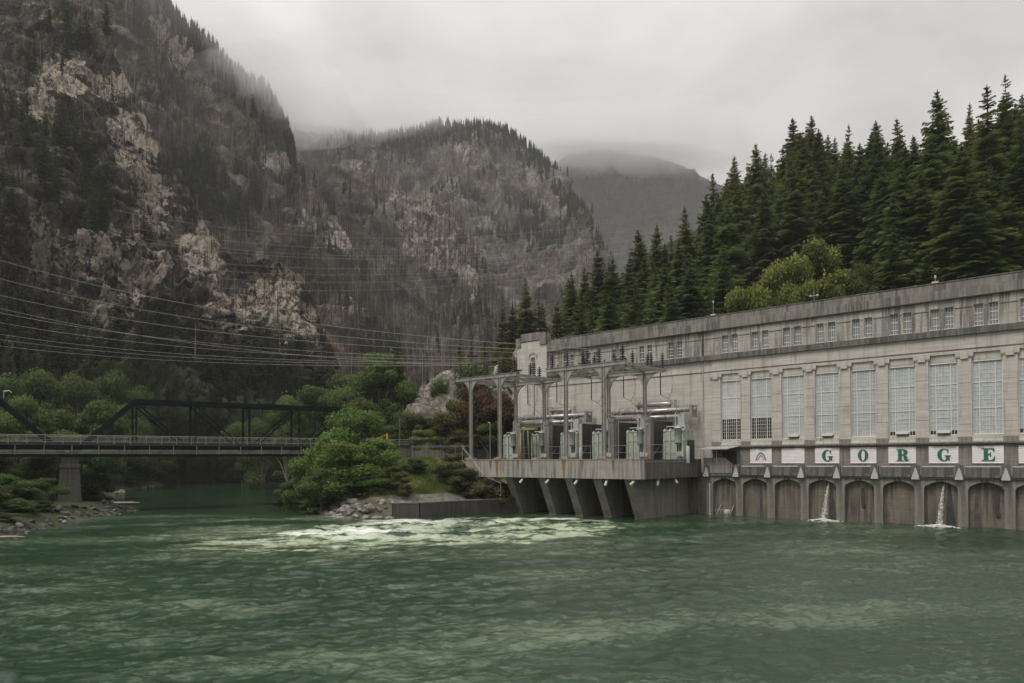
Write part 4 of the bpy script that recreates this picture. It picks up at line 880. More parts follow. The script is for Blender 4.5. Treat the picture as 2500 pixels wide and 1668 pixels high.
# ---- burnt slope of the same mountain, farther
def dispB(p, px, py, s):
    gl = p@np.array([.75, .45, .55]); big = fbm(p/np.array([90.0, 90.0, 220.0]), 4, 103, .5, True)*34+fbm(np.stack([gl/38, p[:, 2]/260, p[:, 1]*0], 1), 3, 107, .5, True)*13; w1, w2, idv = worley(p/np.array([34.0, 34.0, 60.0]), 121)
    return (big+((w2-w1)*7+idv*6)+fbm(p/9.0, 4, 114)*3.0)*np.clip(s*8+.1, .1, 1)-14
LB = [(675, 405, 70, 35), (640, 420, 50, 40), (700, 400, 30, 30), (830, 600, 60, 40), (900, 640, 50, 50), (760, 560, 40, 30), (520, 100, 60, 40), (440, 130, 60, 60), (400, 60, 40, 60), (870, 770, 40, 50), (960, 800, 40, 50)]
def colB(p, n, px, py, d):
    f1 = fbm(p/24.0, 5, 141, .6); f2 = fbm(p/np.array([9.0, 9.0, 30.0]), 5, 147, .62); f3 = fbm(p/5.0, 3, 149); L = np.zeros(len(p))
    for e in LB: L = np.maximum(L, ell(px+f1*25, py+f2*25, *e))
    base = lerp(C_(.044, .035, .028), C_(.130, .104, .084), f1*.8+.5); base = lerp(base, C_(.045, .050, .028), np.clip((fbm(p/40.0, 3, 160)-.05)*2.2, 0, .8))
    rk = np.clip((f2+.55*f1-.18)*3.5, 0, 1)*np.clip(.95-n[:, 2]*.7, 0, 1); base = lerp(base, C_(.24, .225, .205), rk*.75)
    grn = np.clip(ell(px, py, 640, 300, 60, 110)+ell(px, py, 560, 250, 40, 60)+ell(px, py, 760, 690, 60, 120), 0, 1); base = lerp(base, C_(.035, .045, .022), grn*.8)
    ch = np.clip(1-np.abs((py-815)-(px-775)*1.05)/14, 0, 1)*((px > 770) & (px < 850)); base = lerp(base, C_(.25, .17, .11), ch)
    return np.concatenate([base, np.clip(L*1.1+.06+f1*.12, 0, 1)[:, None]*(1-grn[:, None])], 1)
xsB = [120, 300, 383, 450, 553, 600, 640, 690, 704, 760, 820, 880, 930, 980, 1010, 1070]
topB = [-150, -110, -5, 85, 170, 213, 224, 300, 360, 445, 520, 640, 760, 870, 970, 1090]
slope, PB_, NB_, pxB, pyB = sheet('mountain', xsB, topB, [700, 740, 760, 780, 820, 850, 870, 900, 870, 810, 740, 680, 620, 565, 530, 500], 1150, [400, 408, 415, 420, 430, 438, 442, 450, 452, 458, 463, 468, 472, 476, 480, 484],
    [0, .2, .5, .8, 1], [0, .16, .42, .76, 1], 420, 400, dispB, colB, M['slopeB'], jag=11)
# ---- bluffs and the domed mountain up the valley, the cloud-capped mountain beyond
def dispC(p, px, py, s):
    big = fbm(p/np.array([150.0, 150.0, 420.0]), 4, 203, .5, True)*62; w1, w2, idv = worley(p/np.array([60.0, 60.0, 130.0]), 221)
    return (big+(w2-w1)*14+idv*10+fbm(p/np.array([16.0, 16.0, 40.0]), 4, 214)*6)*np.clip(s*8+.1, .1, 1)-22
LC = [(1060, 560, 55, 90), (1040, 520, 40, 50), (1090, 640, 50, 60), (1130, 690, 40, 60), (1000, 560, 30, 60), (890, 400, 40, 18), (960, 465, 40, 25), (1120, 640, 40, 70)]
def colC(p, n, px, py, d):
    f1 = fbm(p/50.0, 5, 241, .6); f2 = fbm(p/np.array([20.0, 20.0, 70.0]), 5, 247, .64); L = np.zeros(len(p))
    for e in LC: L = np.maximum(L, ell(px+f1*18, py+f2*18, *e))
    base = lerp(C_(.078, .067, .057), C_(.170, .148, .128), f1*.8+.5)
    base = lerp(base, C_(.28, .265, .245), np.clip((f2*1.2+f1*.3-.12)*3, 0, .8)*np.clip(1.1-n[:, 2], 0, 1))
    base = lerp(base, C_(.05, .048, .045), np.clip((-f2-.18)*3, 0, .8))
    tp_ = np.interp(px, xsC, topC); crown = np.clip(1-(py-tp_)/26+f1*.7, 0, 1)*np.clip((px-930)/60, 0, 1); g2 = np.clip((fbm(p/90.0, 3, 260)-.12)*3.0, 0, .7)
    gg = np.maximum(crown*.9, g2*.7); return np.concatenate([lerp(base, C_(.032, .040, .026), gg), (np.clip(L*1.1+.30+f1*.2, 0, 1)*(1-gg))[:, None]], 1)
xsC = [520, 680, 740, 770, 823, 871, 915, 1012, 1065, 1148, 1206, 1249, 1303, 1341, 1370, 1424, 1448, 1467, 1500, 1550]
topC = [250, 300, 316, 326, 338, 343, 338, 329, 314, 309, 321, 338, 377, 411, 469, 518, 566, 610, 700, 830]
xsC2 = [690, 760, 830, 870, 900, 940, 985, 1060, 1110, 1150, 1200, 1260, 1320, 1390]
topC2 = [600, 470, 400, 388, 394, 432, 482, 488, 530, 600, 680, 770, 860, 960]
bluff, PE_, NE_, pxE, pyE = sheet('bluff', xsC2, topC2, [1000, 980, 950, 930, 910, 890, 870, 830, 800, 770, 730, 690, 650, 600], 1130, [540]*14, [0, .25, .6, 1], [0, .22, .6, 1], 260, 260, dispB, lambda p, n, px, py, d: lerp(colB(p, n, px*0, py, d), colC(p, n, px, py, d), np.full(len(p), .65)), M['slopeB'], jag=9)
dome, PC_, NC_, pxC, pyC = sheet('mountain', xsC, topC, [1500, 1500, 1490, 1480, 1470, 1460, 1450, 1430, 1420, 1400, 1370, 1340, 1300, 1260, 1210, 1120, 1060, 1010, 940, 860], 1090, [640]*20, [0, .3, .65, .9, 1], [0, .3, .62, .85, 1], 400, 300, dispC, colC, M['farC'], jag=4, back=150)
farm, PD_, ND_, pxD, pyD = sheet('mountain', [1180, 1330, 1380, 1450, 1530, 1600, 1680, 1740, 1800, 1900, 2080], [470, 415, 384, 366, 372, 388, 412, 440, 480, 540, 680], [2600]*11, 960, [1750]*11, [0, .5, 1], [0, .5, 1], 220, 150, dispC, colC, M['farC'], jag=4, back=200)

# ---- ground: banks, peninsula, hill behind the powerhouse
SL = np.array([(-61, 83), (-66, 97), (-68.5, 110), (-72, 129), (-92, 160), (-120, 210), (-136, 280), (-150, 350), (-150, 385)], float)
SR = np.array([(-132, 388), (-103, 318), (-72, 225), (-47, 157), (-40, 137), (-33, 121), (-26, 109.5), (-18, 110.2), (-10, 116.0), (0, 122.5), (8, 127)], float)
BL = np.array([tuple(bw(-40, -1.5, 0))[:2], tuple(bw(90, -1.5, 0))[:2]])
RIV = np.concatenate([np.array([(-52, 60.0), (-40, -80.0), (-40, -200)]), SL[::1]*0+SL, SR, BL, np.array([(200, -200.0)])])
RIV = np.concatenate([np.array([(200, -200.0), (-60, -200), (-52, 20.0), (-56, 60.0)]), SL, SR, BL])
def seg_dist(q, a, b):
    ab = b-a; t = np.clip(((q-a)@ab)/(ab@ab), 0, 1); return np.linalg.norm(q-(a+t[:, None]*ab), axis=1)
def line_dist(q, L): return np.min([seg_dist(q, L[i], L[i+1]) for i in range(len(L)-1)], 0)
def inside(q, poly):
    r = np.zeros(len(q), bool); n = len(poly)
    for i in range(n):
        a, b = poly[i], poly[(i+1) % n]; c = ((a[1] > q[:, 1]) != (b[1] > q[:, 1])); r ^= c & (q[:, 0] < (b[0]-a[0])*(q[:, 1]-a[1])/(b[1]-a[1]+1e-9)+a[0])
    return r
HL = np.array([(-110, 470), (-78, 330), (-48, 240), (-18, 182), (8, 172), tuple(bw(-44, -27, 0))[:2], tuple(bw(60, -27, 0))[:2], tuple(bw(140, -27, 0))[:2]], float)
HPOLY = np.concatenate([HL, np.array([(400, 200.0), (400, 600), (-110, 600)])])
LPOLY = np.concatenate([SL, np.array([(-150, 600.0), (-700, 600), (-700, -300), (-60, -200), (-52, 20), (-56, 60)])])
def gheight(q):
    q = np.atleast_2d(np.asarray(q, float))[:, :2]; wet_ = inside(q, RIV); dl = line_dist(q, SL); dr = np.minimum(line_dist(q, SR), line_dist(q, np.array([SR[-1], BL[0], BL[1]]))); left = inside(q, LPOLY)
    zl = np.minimum(dl*.55, 1.8)+np.clip(dl-5, 0, 200)*.10
    zr = np.interp(dr, [0, 1.5, 4, 11, 20, 400], [-.2, 1.2, 2.4, 5.2, 9.2, 9.4])
    dh = line_dist(q, HL)*inside(q, HPOLY); k = np.interp(q[:, 0], [-110, -30, 30, 70], [.30, .42, .60, .72]); zr = zr+np.minimum(dh*k, 95)
    z = np.where(wet_, -np.minimum(2.5, np.minimum(dl, dr)*.6), np.where(left, zl, zr))
    q3 = np.stack([q[:, 0], q[:, 1], q[:, 0]*0], 1)
    return z+np.where(wet_, 0, fbm(q3/7.0, 4, 301)*.45*np.clip(np.where(left, dl, dr)/4, .2, 1)+fbm(q3/40.0, 3, 305)*np.clip(dh/15, 0, 1)*5)
gx, gy = np.arange(-330, 260, 2.0), np.arange(50, 470, 2.0); GX, GY = np.meshgrid(gx, gy); Q = np.stack([GX.ravel(), GY.ravel()], 1); GZ = gheight(Q)
q3 = np.stack([Q[:, 0], Q[:, 1], GZ], 1); f1 = fbm(q3/6.0, 5, 311, .6); f2 = fbm(q3/18.0, 4, 315); dh = line_dist(Q, HL)*inside(Q, HPOLY); dr = line_dist(Q, SR); lf = inside(Q, LPOLY)
gc = lerp(C_(.060, .060, .030), C_(.11, .10, .06), f1+.5)
gc = lerp(gc, C_(.085, .078, .065), np.clip(3.0-GZ+f1, 0, 1))                       # stony shore
pen = (~lf) & (dh <= 0); gr = lerp(C_(.095, .135, .032), C_(.20, .16, .09), f2*1.6+f1*.9+.30); gc = np.where((pen & (GZ > 2.8))[:, None], gr, gc)
gc = np.where((pen & (GZ > 9.15) & (dr > 23))[:, None], lerp(C_(.12, .115, .10), C_(.07, .085, .04), f1+.4), gc)
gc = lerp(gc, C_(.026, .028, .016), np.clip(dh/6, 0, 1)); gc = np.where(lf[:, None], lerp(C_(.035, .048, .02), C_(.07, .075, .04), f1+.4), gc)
me = np_mesh('ground', np.stack([Q[:, 0], Q[:, 1], GZ], 1), grid_faces(len(gx), len(gy)), M['ground'], True); vattr(me, 'Col', gc); obj('ground', me, kind='structure')
# wide land sheet under everything, out to the mountains
me = np_mesh('terrain', np.array([(-3000, -550, -6), (3000, -550, -6), (3000, 4250, -6), (-3000, 4250, -6)], float), np.array([(0, 1, 2, 3)]), M['rockdark']); obj('terrain', me, kind='structure')
# pale rock outcrop left of the powerhouse
def dispO(p, px, py, s):
    w1, w2, idv = worley(p/np.array([4.0, 4.0, 3.0]), 421); return ((w2-w1)*2.0+idv*2.2+fbm(p/6.0, 4, 430)*2+fbm(p/1.5, 3, 431)*.5)*np.clip(s*6+.2, .2, 1)-1.5
def colO(p, n, px, py, d):
    f1 = fbm(p/4.0, 5, 441, .6); f2 = fbm(p/np.array([2.0, 2.0, 5.0]), 4, 447, .6); b = lerp(C_(.14, .128, .11), C_(.40, .365, .32), f1+.45); b = lerp(b, C_(.07, .068, .045), np.clip((n[:, 2]-.40+f2*.8)*2.5, 0, .9)); return lerp(b, C_(.05, .048, .044), np.clip((-f2-.2)*4, 0, .8))
outc, PO_, NO_, pxO, pyO = sheet('rock_outcrop', [985, 1010, 1040, 1075, 1105, 1130, 1170, 1200, 1240, 1262, 1310, 1400], [1020, 962, 940, 915, 900, 912, 925, 905, 880, 850, 845, 850], [205]*4+[204]*4+[203]*4, 1012, [178]*12, [0, .5, 1], [0, .35, 1], 150, 90, dispO, colO, M['cliff'], jag=8, back=10)
tag(outc, 'pale bare rock knoll rising left of the powerhouse', 'rock', kind='thing')

# ---- river
wy = 9.0*np.power(470/9.0, np.linspace(0, 1, 1000)); wu = np.linspace(-1.0, 1.0, 900); WX = wu[None]*wy[:, None]; WY = np.repeat(wy[:, None], len(wu), 1)
p = np.stack([WX.ravel(), WY.ravel(), WX.ravel()*0], 1)
ca, sa = math.cos(R(12)), math.sin(R(12)); pr = np.stack([p[:, 0]*ca+p[:, 1]*sa, -p[:, 0]*sa+p[:, 1]*ca, p[:, 2]], 1)
chop = np.interp(p[:, 0]/p[:, 1]*1691+1250, [0, 900, 1300, 1750, 2500], [.95, 1.15, 1.1, 1.25, 1.3])*np.interp(p[:, 1], [9, 30, 60, 115, 135, 160], [.9, 1.0, 1.05, 1.05, .35, .22])
warp = fbm(pr/9.0, 3, 505)[:, None]*np.array([[.9, .9, 0]])
sp = np.maximum(WY.ravel()*.0052, WY.ravel()*.0028); h = 0; hb = 0
for k_, (lam, am) in enumerate(((5.0, .11), (2.5, .135), (1.25, .11), (.62, .052), (.33, .014))):
    q_ = pr/np.array([lam*1.0, lam*.72, 1])+warp*(1.4 if k_ else .8); w_ = np.clip((lam/sp-1.2)/1.2, 0, 1); n_ = vnoise(q_, 501+k_*7)*.5+(1-2*np.abs(vnoise(q_*1.13+5.5, 560+k_)))*.5; h = h+n_*am*w_
    if k_ < 3: hb = hb+n_*am*w_
tb = ell(WX.ravel(), WY.ravel(), *at_z(1150, 1292)[:2], 26, 17)+ell(WX.ravel(), WY.ravel(), *at_z(820, 1310)[:2], 12, 6)*.8
H_ = h*chop*(1+tb*1.7)+tb*.10
def blob(px_, py_, rx, ry): c = at_z(px_, py_); return ell(WX.ravel(), WY.ravel(), c[0], c[1], rx, ry)
fn = fbm(pr/np.array([4.0, 1.2, 1])+warp*2, 5, 521, .62); fn2 = fbm(pr/np.array([1.2, .45, 1])+warp*2, 4, 523, .62); big = fbm(pr/np.array([16.0, 6.0, 1]), 3, 531)
aer_glint = np.clip(blob(1120, 1292, 24, 20)*1.5+blob(1000, 1300, 18, 14)*.9+blob(1290, 1278, 16, 12)*1.1+blob(830, 1312, 18, 10)*.6+blob(1400, 1290, 16, 14)*.45+blob(700, 1325, 24, 14)*.5+blob(1050, 1335, 26, 18)*.45+blob(500, 1345, 22, 14)*.3, 0, 1.2)
aer_glint = np.clip(aer_glint*(.8+fn*1.5), 0, 1)
aer_glint = np.maximum(aer_glint, np.clip(.62+big*.55+fn*.25, 0, 1)*np.interp(p[:, 0]/p[:, 1]*1691+1250, [0, 500, 1300, 1700, 2500], [.66, .88, .80, .64, .60])*np.interp(p[:, 1], [9, 40, 115, 140], [.8, 1, 1, .1]))  # broad pale streaks: milky water, plus painted sky glints on the ripples
fo = np.clip(blob(830, 1303, 13, 6)*.75+blob(1150, 1276, 26, 8)*.55+blob(1390, 1268, 12, 6)*.5+blob(620, 1322, 22, 9)*.36+blob(930, 1318, 22, 9)*.3+blob(1000, 1275, 12, 6)*.45+blob(1120, 1296, 22, 14)*.28, 0, 1)
foam = np.clip(fo*1.1+fn*.5-.12, 0, 1)*np.clip(fo*2.5, 0, 1)
crest = np.clip((hb-.18)*5, 0, 1)*np.clip(chop-.5, 0, 1)*.9; foam = np.maximum(foam, crest)
sh_ = np.minimum(line_dist(p[:, :2], BL-NV[None, :2]*(-1.7)), 99.); 
me = np_mesh('river', np.stack([WX.ravel(), WY.ravel(), H_-.02], 1), grid_faces(len(wu), len(wy)), (), True); vattr(me, 'foam', foam); vattr(me, 'aer_glint', aer_glint)
m, nt, bs = new_mat('river_water'); M['water'] = m
a1 = node(nt, 'ShaderNodeAttribute', attribute_name='foam'); a2 = node(nt, 'ShaderNodeAttribute', attribute_name='aer_glint')
v = coords(nt, (1, 1.25, 1)); n1 = noise(nt, v, .9, 8, .68, 1.2); n2 = noise(nt, v, 3.4, 6, .65, .8); n3 = noise(nt, coords(nt, (.7, 1.35, 1)), 1.1, 8, .66, 1.8); n4 = noise(nt, coords(nt, (.7, 1.5, 1)), 2.4, 6, .6, 1.2)
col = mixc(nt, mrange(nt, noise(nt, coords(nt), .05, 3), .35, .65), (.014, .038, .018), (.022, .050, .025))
ae_glint = mrange(nt, math_n(nt, 'ADD', math_n(nt, 'MULTIPLY', a2.outputs['Fac'], .62), math_n(nt, 'ADD', math_n(nt, 'MULTIPLY', n3, .75), math_n(nt, 'MULTIPLY', n4, .35))), .80, 1.16)
ae_glint = math_n(nt, 'MULTIPLY', ae_glint, mrange(nt, a2.outputs['Fac'], 0.0, .5, .10, 1.0))
lt = mixc(nt, mrange(nt, a2.outputs['Fac'], .72, 1.0), (.155, .20, .13), (.34, .40, .27)); col = mixc(nt, ae_glint, col, lt)  # streak colour serves milky water and painted ripple glints alike
fm = mrange(nt, math_n(nt, 'ADD', math_n(nt, 'MULTIPLY', a1.outputs['Fac'], .7), math_n(nt, 'ADD', math_n(nt, 'MULTIPLY', n2, .35), math_n(nt, 'MULTIPLY', n3, .35))), .70, 1.08)
fm = math_n(nt, 'MULTIPLY', fm, mrange(nt, a1.outputs['Fac'], .02, .2))
col = mixc(nt, fm, col, (.66, .69, .62)); nt.links.new(col, bs.inputs['Base Color'])
nt.links.new(mrange(nt, fm, 0, 1, .06, .7), bs.inputs['Roughness']); bs.inputs['IOR'].default_value = 1.333
hh = math_n(nt, 'ADD', math_n(nt, 'MULTIPLY', n1, .5), math_n(nt, 'MULTIPLY', n2, .35)); bump(nt, bs, hh, .5, .14)
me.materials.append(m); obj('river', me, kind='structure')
me = np_mesh('river', np.array([(-400, -400, -.35), (400, -400, -.35), (400, 470, -.35), (-400, 470, -.35)], float), np.array([(0, 1, 2, 3)]), m); vattr(me, 'foam', np.zeros(4)); vattr(me, 'aer_glint', np.zeros(4)); obj('river', me, kind='structure')

# ---- low retaining wall at the tip of the peninsula
rw = empty('retaining_wall', (-19, 109.6, 0), 0, 'low dark retaining wall at the water between the rocks and the deck', 'wall')
b = MB(); pts = [(0, -.2), (4.2, .5), (10, 4.8), (19.5, 11.6), (25, 15.6)]
for i, (p_, q_) in enumerate(zip(pts[:-1], pts[1:])): b.bar((p_[0], p_[1], -.3), (q_[0], q_[1], -.3), 1.1-.02*i, 5.4-.03*i)
b.build('wall', M['pierdark'], rw)
b = MB()
for i, (p_, q_) in enumerate(zip(pts[:-1], pts[1:])): b.bar((p_[0], p_[1], 2.46), (q_[0], q_[1], 2.46), 1.25-.02*i, .16)
b.build('coping', M['ledge'], rw)
# ================================================================== TRUSS BRIDGE
BRA = math.atan2(.584, .812); BR0 = np.array([-79.2, 124.0, 0.0]); BD = np.array([.812, .584, 0]); BQ = np.array([-.584, .812, 0])
br = empty('truss_bridge', (BR0[0], BR0[1], 0), BRA, 'dark green steel truss road bridge crossing the side channel', 'bridge')
XA, XB, ZB, ZT, ZD = -62.5, 63.0, 10.5, 20.6, 12.7
MB().box(XA, XB+4, -1.2, 6.2, 12.2, ZD).build('deck', M['dark'], br)
for y in (-.75, 5.4):
    MB().box(XA, XB+1, y-.15, y+.15, 11.55, 12.2).build('edge_beam', M['darksteel'], br)
    MB().box(XA, XB+1, y-.3, y+.3, 10.15, 10.62).build('lower_chord', M['darksteel'], br)
hsm = MB().box(-.05, .05, -1.22, -1.1, 10.5, 12.2).mesh('hanger_strap', M['steel'])
for x in np.arange(XA+1, XB, 4.12): obj('hanger_strap', hsm, br, (x, 0, 0))
b = MB()
for z in (10.75, 11.0, 11.25): b.tube([(XA, -1.25, z), (XB+1, -1.25, z)], .05, 5)
b.build('service_pipe', M['steel'], br)
pm_ = MB().box(-.05, .05, -.05, .05, 0, 1.25).box(-.09, .09, -.12, .12, -.25, 0).mesh('rail_post', M['rail'])
for x in np.arange(XA+1.2, XB+4, 2.62): obj('rail_post', pm_, br, (x, -1.28, ZD))
for y in (-1.28, 6.28):
    b = MB()
    for z, r_ in ((1.25, .06), (.85, .03), (.45, .03), (.12, .05)): b.tube([(XA, y, ZD+z), (XB+4, y, ZD+z)], r_, 5)
    if y > 0:
        for x in np.arange(XA+1.2, XB+4, 2.62): b.box(x-.04, x+.04, y-.04, y+.04, ZD, ZD+1.2)
    b.build('hand_rail', M['rail'], br)
for xs_, xe in ((.3, 62.0), (-62.3, -.6)):
    n = 6; L = (xe-xs_)/n; nx = [xs_+L*i for i in range(n+1)]
    for y in (0.0, 4.9):
        MB().bar((nx[1]-.2, y, ZT), (nx[5]+.2, y, ZT), .55, .75).build('top_chord', M['darksteel'], br)
        for a_, c_ in ((nx[0], nx[1]), (nx[6], nx[5])): MB().bar((a_, y, ZB), (c_, y, ZT), .5, .8).build('end_post', M['darksteel'], br)
        for i in range(1, 6): MB().bar((nx[i], y, ZB), (nx[i], y, ZT-.3), .35, .42 if i not in (1, 5) else .3).build('vertical', M['darksteel'], br)
        for a_, c_ in ((1, 2), (2, 3), (5, 4), (4, 3)): MB().bar((nx[a_], y-.18, ZT-.3), (nx[c_], y-.18, ZB+.3), .07, .22).bar((nx[a_], y+.18, ZT-.3), (nx[c_], y+.18, ZB+.3), .07, .22).build('diagonal', M['darksteel'], br)
    b = MB()
    for i in range(1, 6): b.bar((nx[i], 0, ZT), (nx[i], 4.9, ZT), .25, .45)
    for i in range(1, 5): b.bar((nx[i], 0, ZT), (nx[i+1], 4.9, ZT), .1, .12).bar((nx[i+1], 0, ZT), (nx[i], 4.9, ZT), .1, .12)
    b.build('sway_bracing', M['darksteel'], br)
    b = MB()
    for i in range(0, 7): b.box(nx[i]-.25, nx[i]+.25, -.6, 5.5, 11.3, 12.19)
    b.build('floor_beam', M['darksteel'], br)
# tapered concrete pier
def frustum(mb, x0, x1, y0_, y1_, z0, X0, X1, Y0, Y1, z1): mb.add([(x0, y0_, z0), (x1, y0_, z0), (x1, y1_, z0), (x0, y1_, z0), (X0, Y0, z1), (X1, Y0, z1), (X1, Y1, z1), (X0, Y1, z1)], [(0, 3, 2, 1), (4, 5, 6, 7), (0, 1, 5, 4), (1, 2, 6, 5), (2, 3, 7, 6), (3, 0, 4, 7)])
b = MB(); frustum(b, -2.1, 2.1, -1.6, 6.6, -3, -1.45, 1.45, -.9, 5.9, 8.2); b.box(-1.62, 1.62, -1.1, 6.1, 8.2, 8.9); b.box(-1.3, 1.3, -.8, 5.8, 8.9, 10.1); b.build('pier', M['pierdark'], br)
MB().box(63.2, 68, -1.0, 6.0, 3, 12.15).build('abutment', M['deckdark'], br)
MB().tube([(-9.5, -.4, 20.2), (-9.5, -.9, 21.3), (-8.8, -1.2, 21.4), (-8.4, -1.2, 21.1)], .09).build('bridge_lamp', M['lampwhite'], br)
# yellow barrier at the bridge end
yb = empty('barrier_gate', tuple(BR0+BD*61.5-BQ*1.0+np.array([0, 0, ZD])), BRA, 'yellow barrier post with folded boom at the bridge end', 'barrier')
MB().box(-.15, .15, -.15, .15, 0, 2.7).build('post', M['yellow'], yb); MB().bar((0, 0, 2.5), (-4.0, 0, .8), .10, .10).build('stay', M['yellow'], yb); MB().bar((-4.6, 0, .9), (.9, 0, .9), .16, .2).build('boom', M['yellow'], yb)
# concrete road edge and chain-link fences
def fence(lb, pts, h=2.6, step=2.9, z=None, wall=0.0):
    P = [np.array(q, float) for q in pts]; f = empty('chain_link_fence', tuple(P[0]), 0, lb, 'fence'); o = P[0]
    pst = MB().tube([(0, 0, 0), (0, 0, h)], .05, 6).bar((0, 0, h), (.28, -.2, h+.38), .04, .04).bar((0, 0, h), (-.28, .2, h+.38), .04, .04).mesh('fence_post', M['rail'])
    rb = MB(); mesh_ = MB()
    for a, c in zip(P[:-1], P[1:]):
        L = np.linalg.norm(c-a); n = max(1, int(L/step))
        for i in range(n+1): obj('fence_post', pst, f, tuple(a+(c-a)*i/n-o))
        for zz in (h, .08, h+.2, h+.36): rb.tube([a-o+np.array([0, 0, zz]), c-o+np.array([0, 0, zz])], .028 if zz <= h else .012, 4)
        m_ = int(L/.32)
        for i in range(m_):
            s0 = a-o+(c-a)*i/m_
            for sg in (-1, 1):
                e0 = s0+(c-a)/L*sg*h; 
                if 0 <= (e0-(a-o))@(c-a)/L <= L: mesh_.add([s0+np.array([0, 0, .1]), s0+np.array([0, 0, .1])+(c-a)/L*.014, e0+(c-a)/L*.014+np.array([0, 0, h]), e0+np.array([0, 0, h])], [(0, 1, 2, 3)])
        if wall: mesh_w = MB().bar(a-o+np.array([0, 0, -wall/2]), c-o+np.array([0, 0, -wall/2]), .35, wall); mesh_w.build('kerb_wall', M['deckdark'], f)
    rb.build('rail', M['rail'], f); mesh_.build('wire_mesh', M['rail'], f)
    return f
fa = at(1006, 1120, 152); fb = at(1075, 1120, 150); fc = at(1150, 1120, 146)
fence('chain-link fence with barbed arms between the bridge end and the deck', [(fa[0], fa[1], 9.4), (fb[0], fb[1], 9.4), (fc[0], fc[1], 9.4)], 2.6)
g0, g1 = at(1006, 1100, 168), at(1235, 1085, 168); fence('chain-link fence with barbed arms on the wall under the red maple', [(g0[0], g0[1], 11.2), (g1[0], g1[1], 11.9)], 3.0, 3.6, wall=2.4)
s0 = bw(-43.2, 18.4, 9.2); s1 = bw(-37.4, 18.9, 4.2); s2 = bw(-33.8, 18.7, 3.0)
fence('sloping chain-link fence running down beside the deck to the water', [tuple(s0), tuple(s1)], 2.2, 2.6)
fence('short chain-link fence under the deck edge by the first fin', [tuple(s1), tuple(s2)], 2.2, 2.6)
pl = at(976, 1075, 172); fp = empty('flag_pole', (pl[0], pl[1], 10.5), 0, 'thin bare pole standing behind the bridge end', 'pole'); MB().tube([(0, 0, 0), (0, 0, 9.0)], .10).build('pole', M['wood'], fp)
# ================================================================== POWER LINES
def wire(lb, P, Q, sag, r=.032, grp=None, n=26):
    P, Q = np.array(P), np.array(Q); o = empty('power_line', tuple((P+Q)/2), 0, lb, 'power line', grp); c = (P+Q)/2
    pts = [P+(Q-P)*i/n-c-np.array([0, 0, 4*sag*(i/n)*(1-i/n)]) for i in range(n+1)]
    MB().tube(pts, r, 4).build('cable', M['wire'], o)
ORD = ['lowest', 'second lowest', 'third lowest', 'fourth lowest', 'fifth lowest', 'sixth lowest', 'seventh lowest', 'eighth lowest', 'ninth lowest', 'tenth lowest']
ends = [(-44.3, 17.7), (-40.6, 17.7), (-37.9, 17.7), (-34.8, 17.7), (-31.5, 17.7), (-40.6, 11.5), (-23.4, 17.7), (-20.4, 17.7), (-16.6, 17.7)]
for i, (ly, e_) in enumerate(zip((868, 852, 838, 806, 780, 764, 735, 690, 640), ends)):
    wire('pale power line to the gantry, %s of the fan at the frame edge' % ORD[i], at(-260, ly-62+i*-4, 190), np.array(bw(e_[0], e_[1], 26.4)), 3.0+i*.35, .024, 'lines to the gantry')
for i, (ly, ry, sg) in enumerate(((640, 668, 6), (610, 655, 6), (588, 640, 6), (556, 628, 7), (508, 612, 8), (494, 600, 9), (462, 585, 10), (408, 560, 12))):
    wire('thin power line spanning high across the valley, %s of the upper set' % ORD[i], at(-330, ly-70, 330), at(1660, ry-45, 330), sg+16, .042, 'lines spanning the valley')
for i, (t_, dz) in enumerate(((0, 0), (.8, .5), (1.6, 1.0))):
    a_, c_ = np.array(bw(24+t_, -10, 33.2+dz*.3)), np.array(bw(75, -22, 41+dz*2.2)); wire('short cable rising over the roof edge at the right, %s' % ('lower one', 'middle one', 'upper one')[i], a_, c_, .4, .03, 'cables over the roof')
for i in range(3):
    a_ = np.array(bw(-40.6+i*3.4, 5.2, 26.5)); c_ = np.array(bw(-21.5+i*4.2, 5.2, 26.5)); wire('thin cable looping between the rear beams of both gantries, %s' % ('far one', 'middle one', 'near one')[i], a_, c_, .9, .03, 'cables between the gantries')
for i, (x, tp_, bt, Y, lb) in enumerate(((1055, 850, 940, 215, 'tall wooden utility pole in the valley left of the outcrop'), (1032, 858, 935, 225, 'shorter wooden utility pole behind the round green trees'), (1180, 830, 870, 260, 'thin wooden pole among the valley trees'))):
    a_, c_ = at(x, bt+40, Y), at(x, tp_, Y); u = empty('utility_pole', tuple(a_), 0, lb, 'pole'); MB().tube([(0, 0, 0), (0, 0, c_[2]-a_[2])], .16).build('pole', M['wood'], u); MB().box(-1.2, 1.2, -.1, .1, c_[2]-a_[2]-1.2, c_[2]-a_[2]-1.0).build('cross_arm', M['wood'], u)
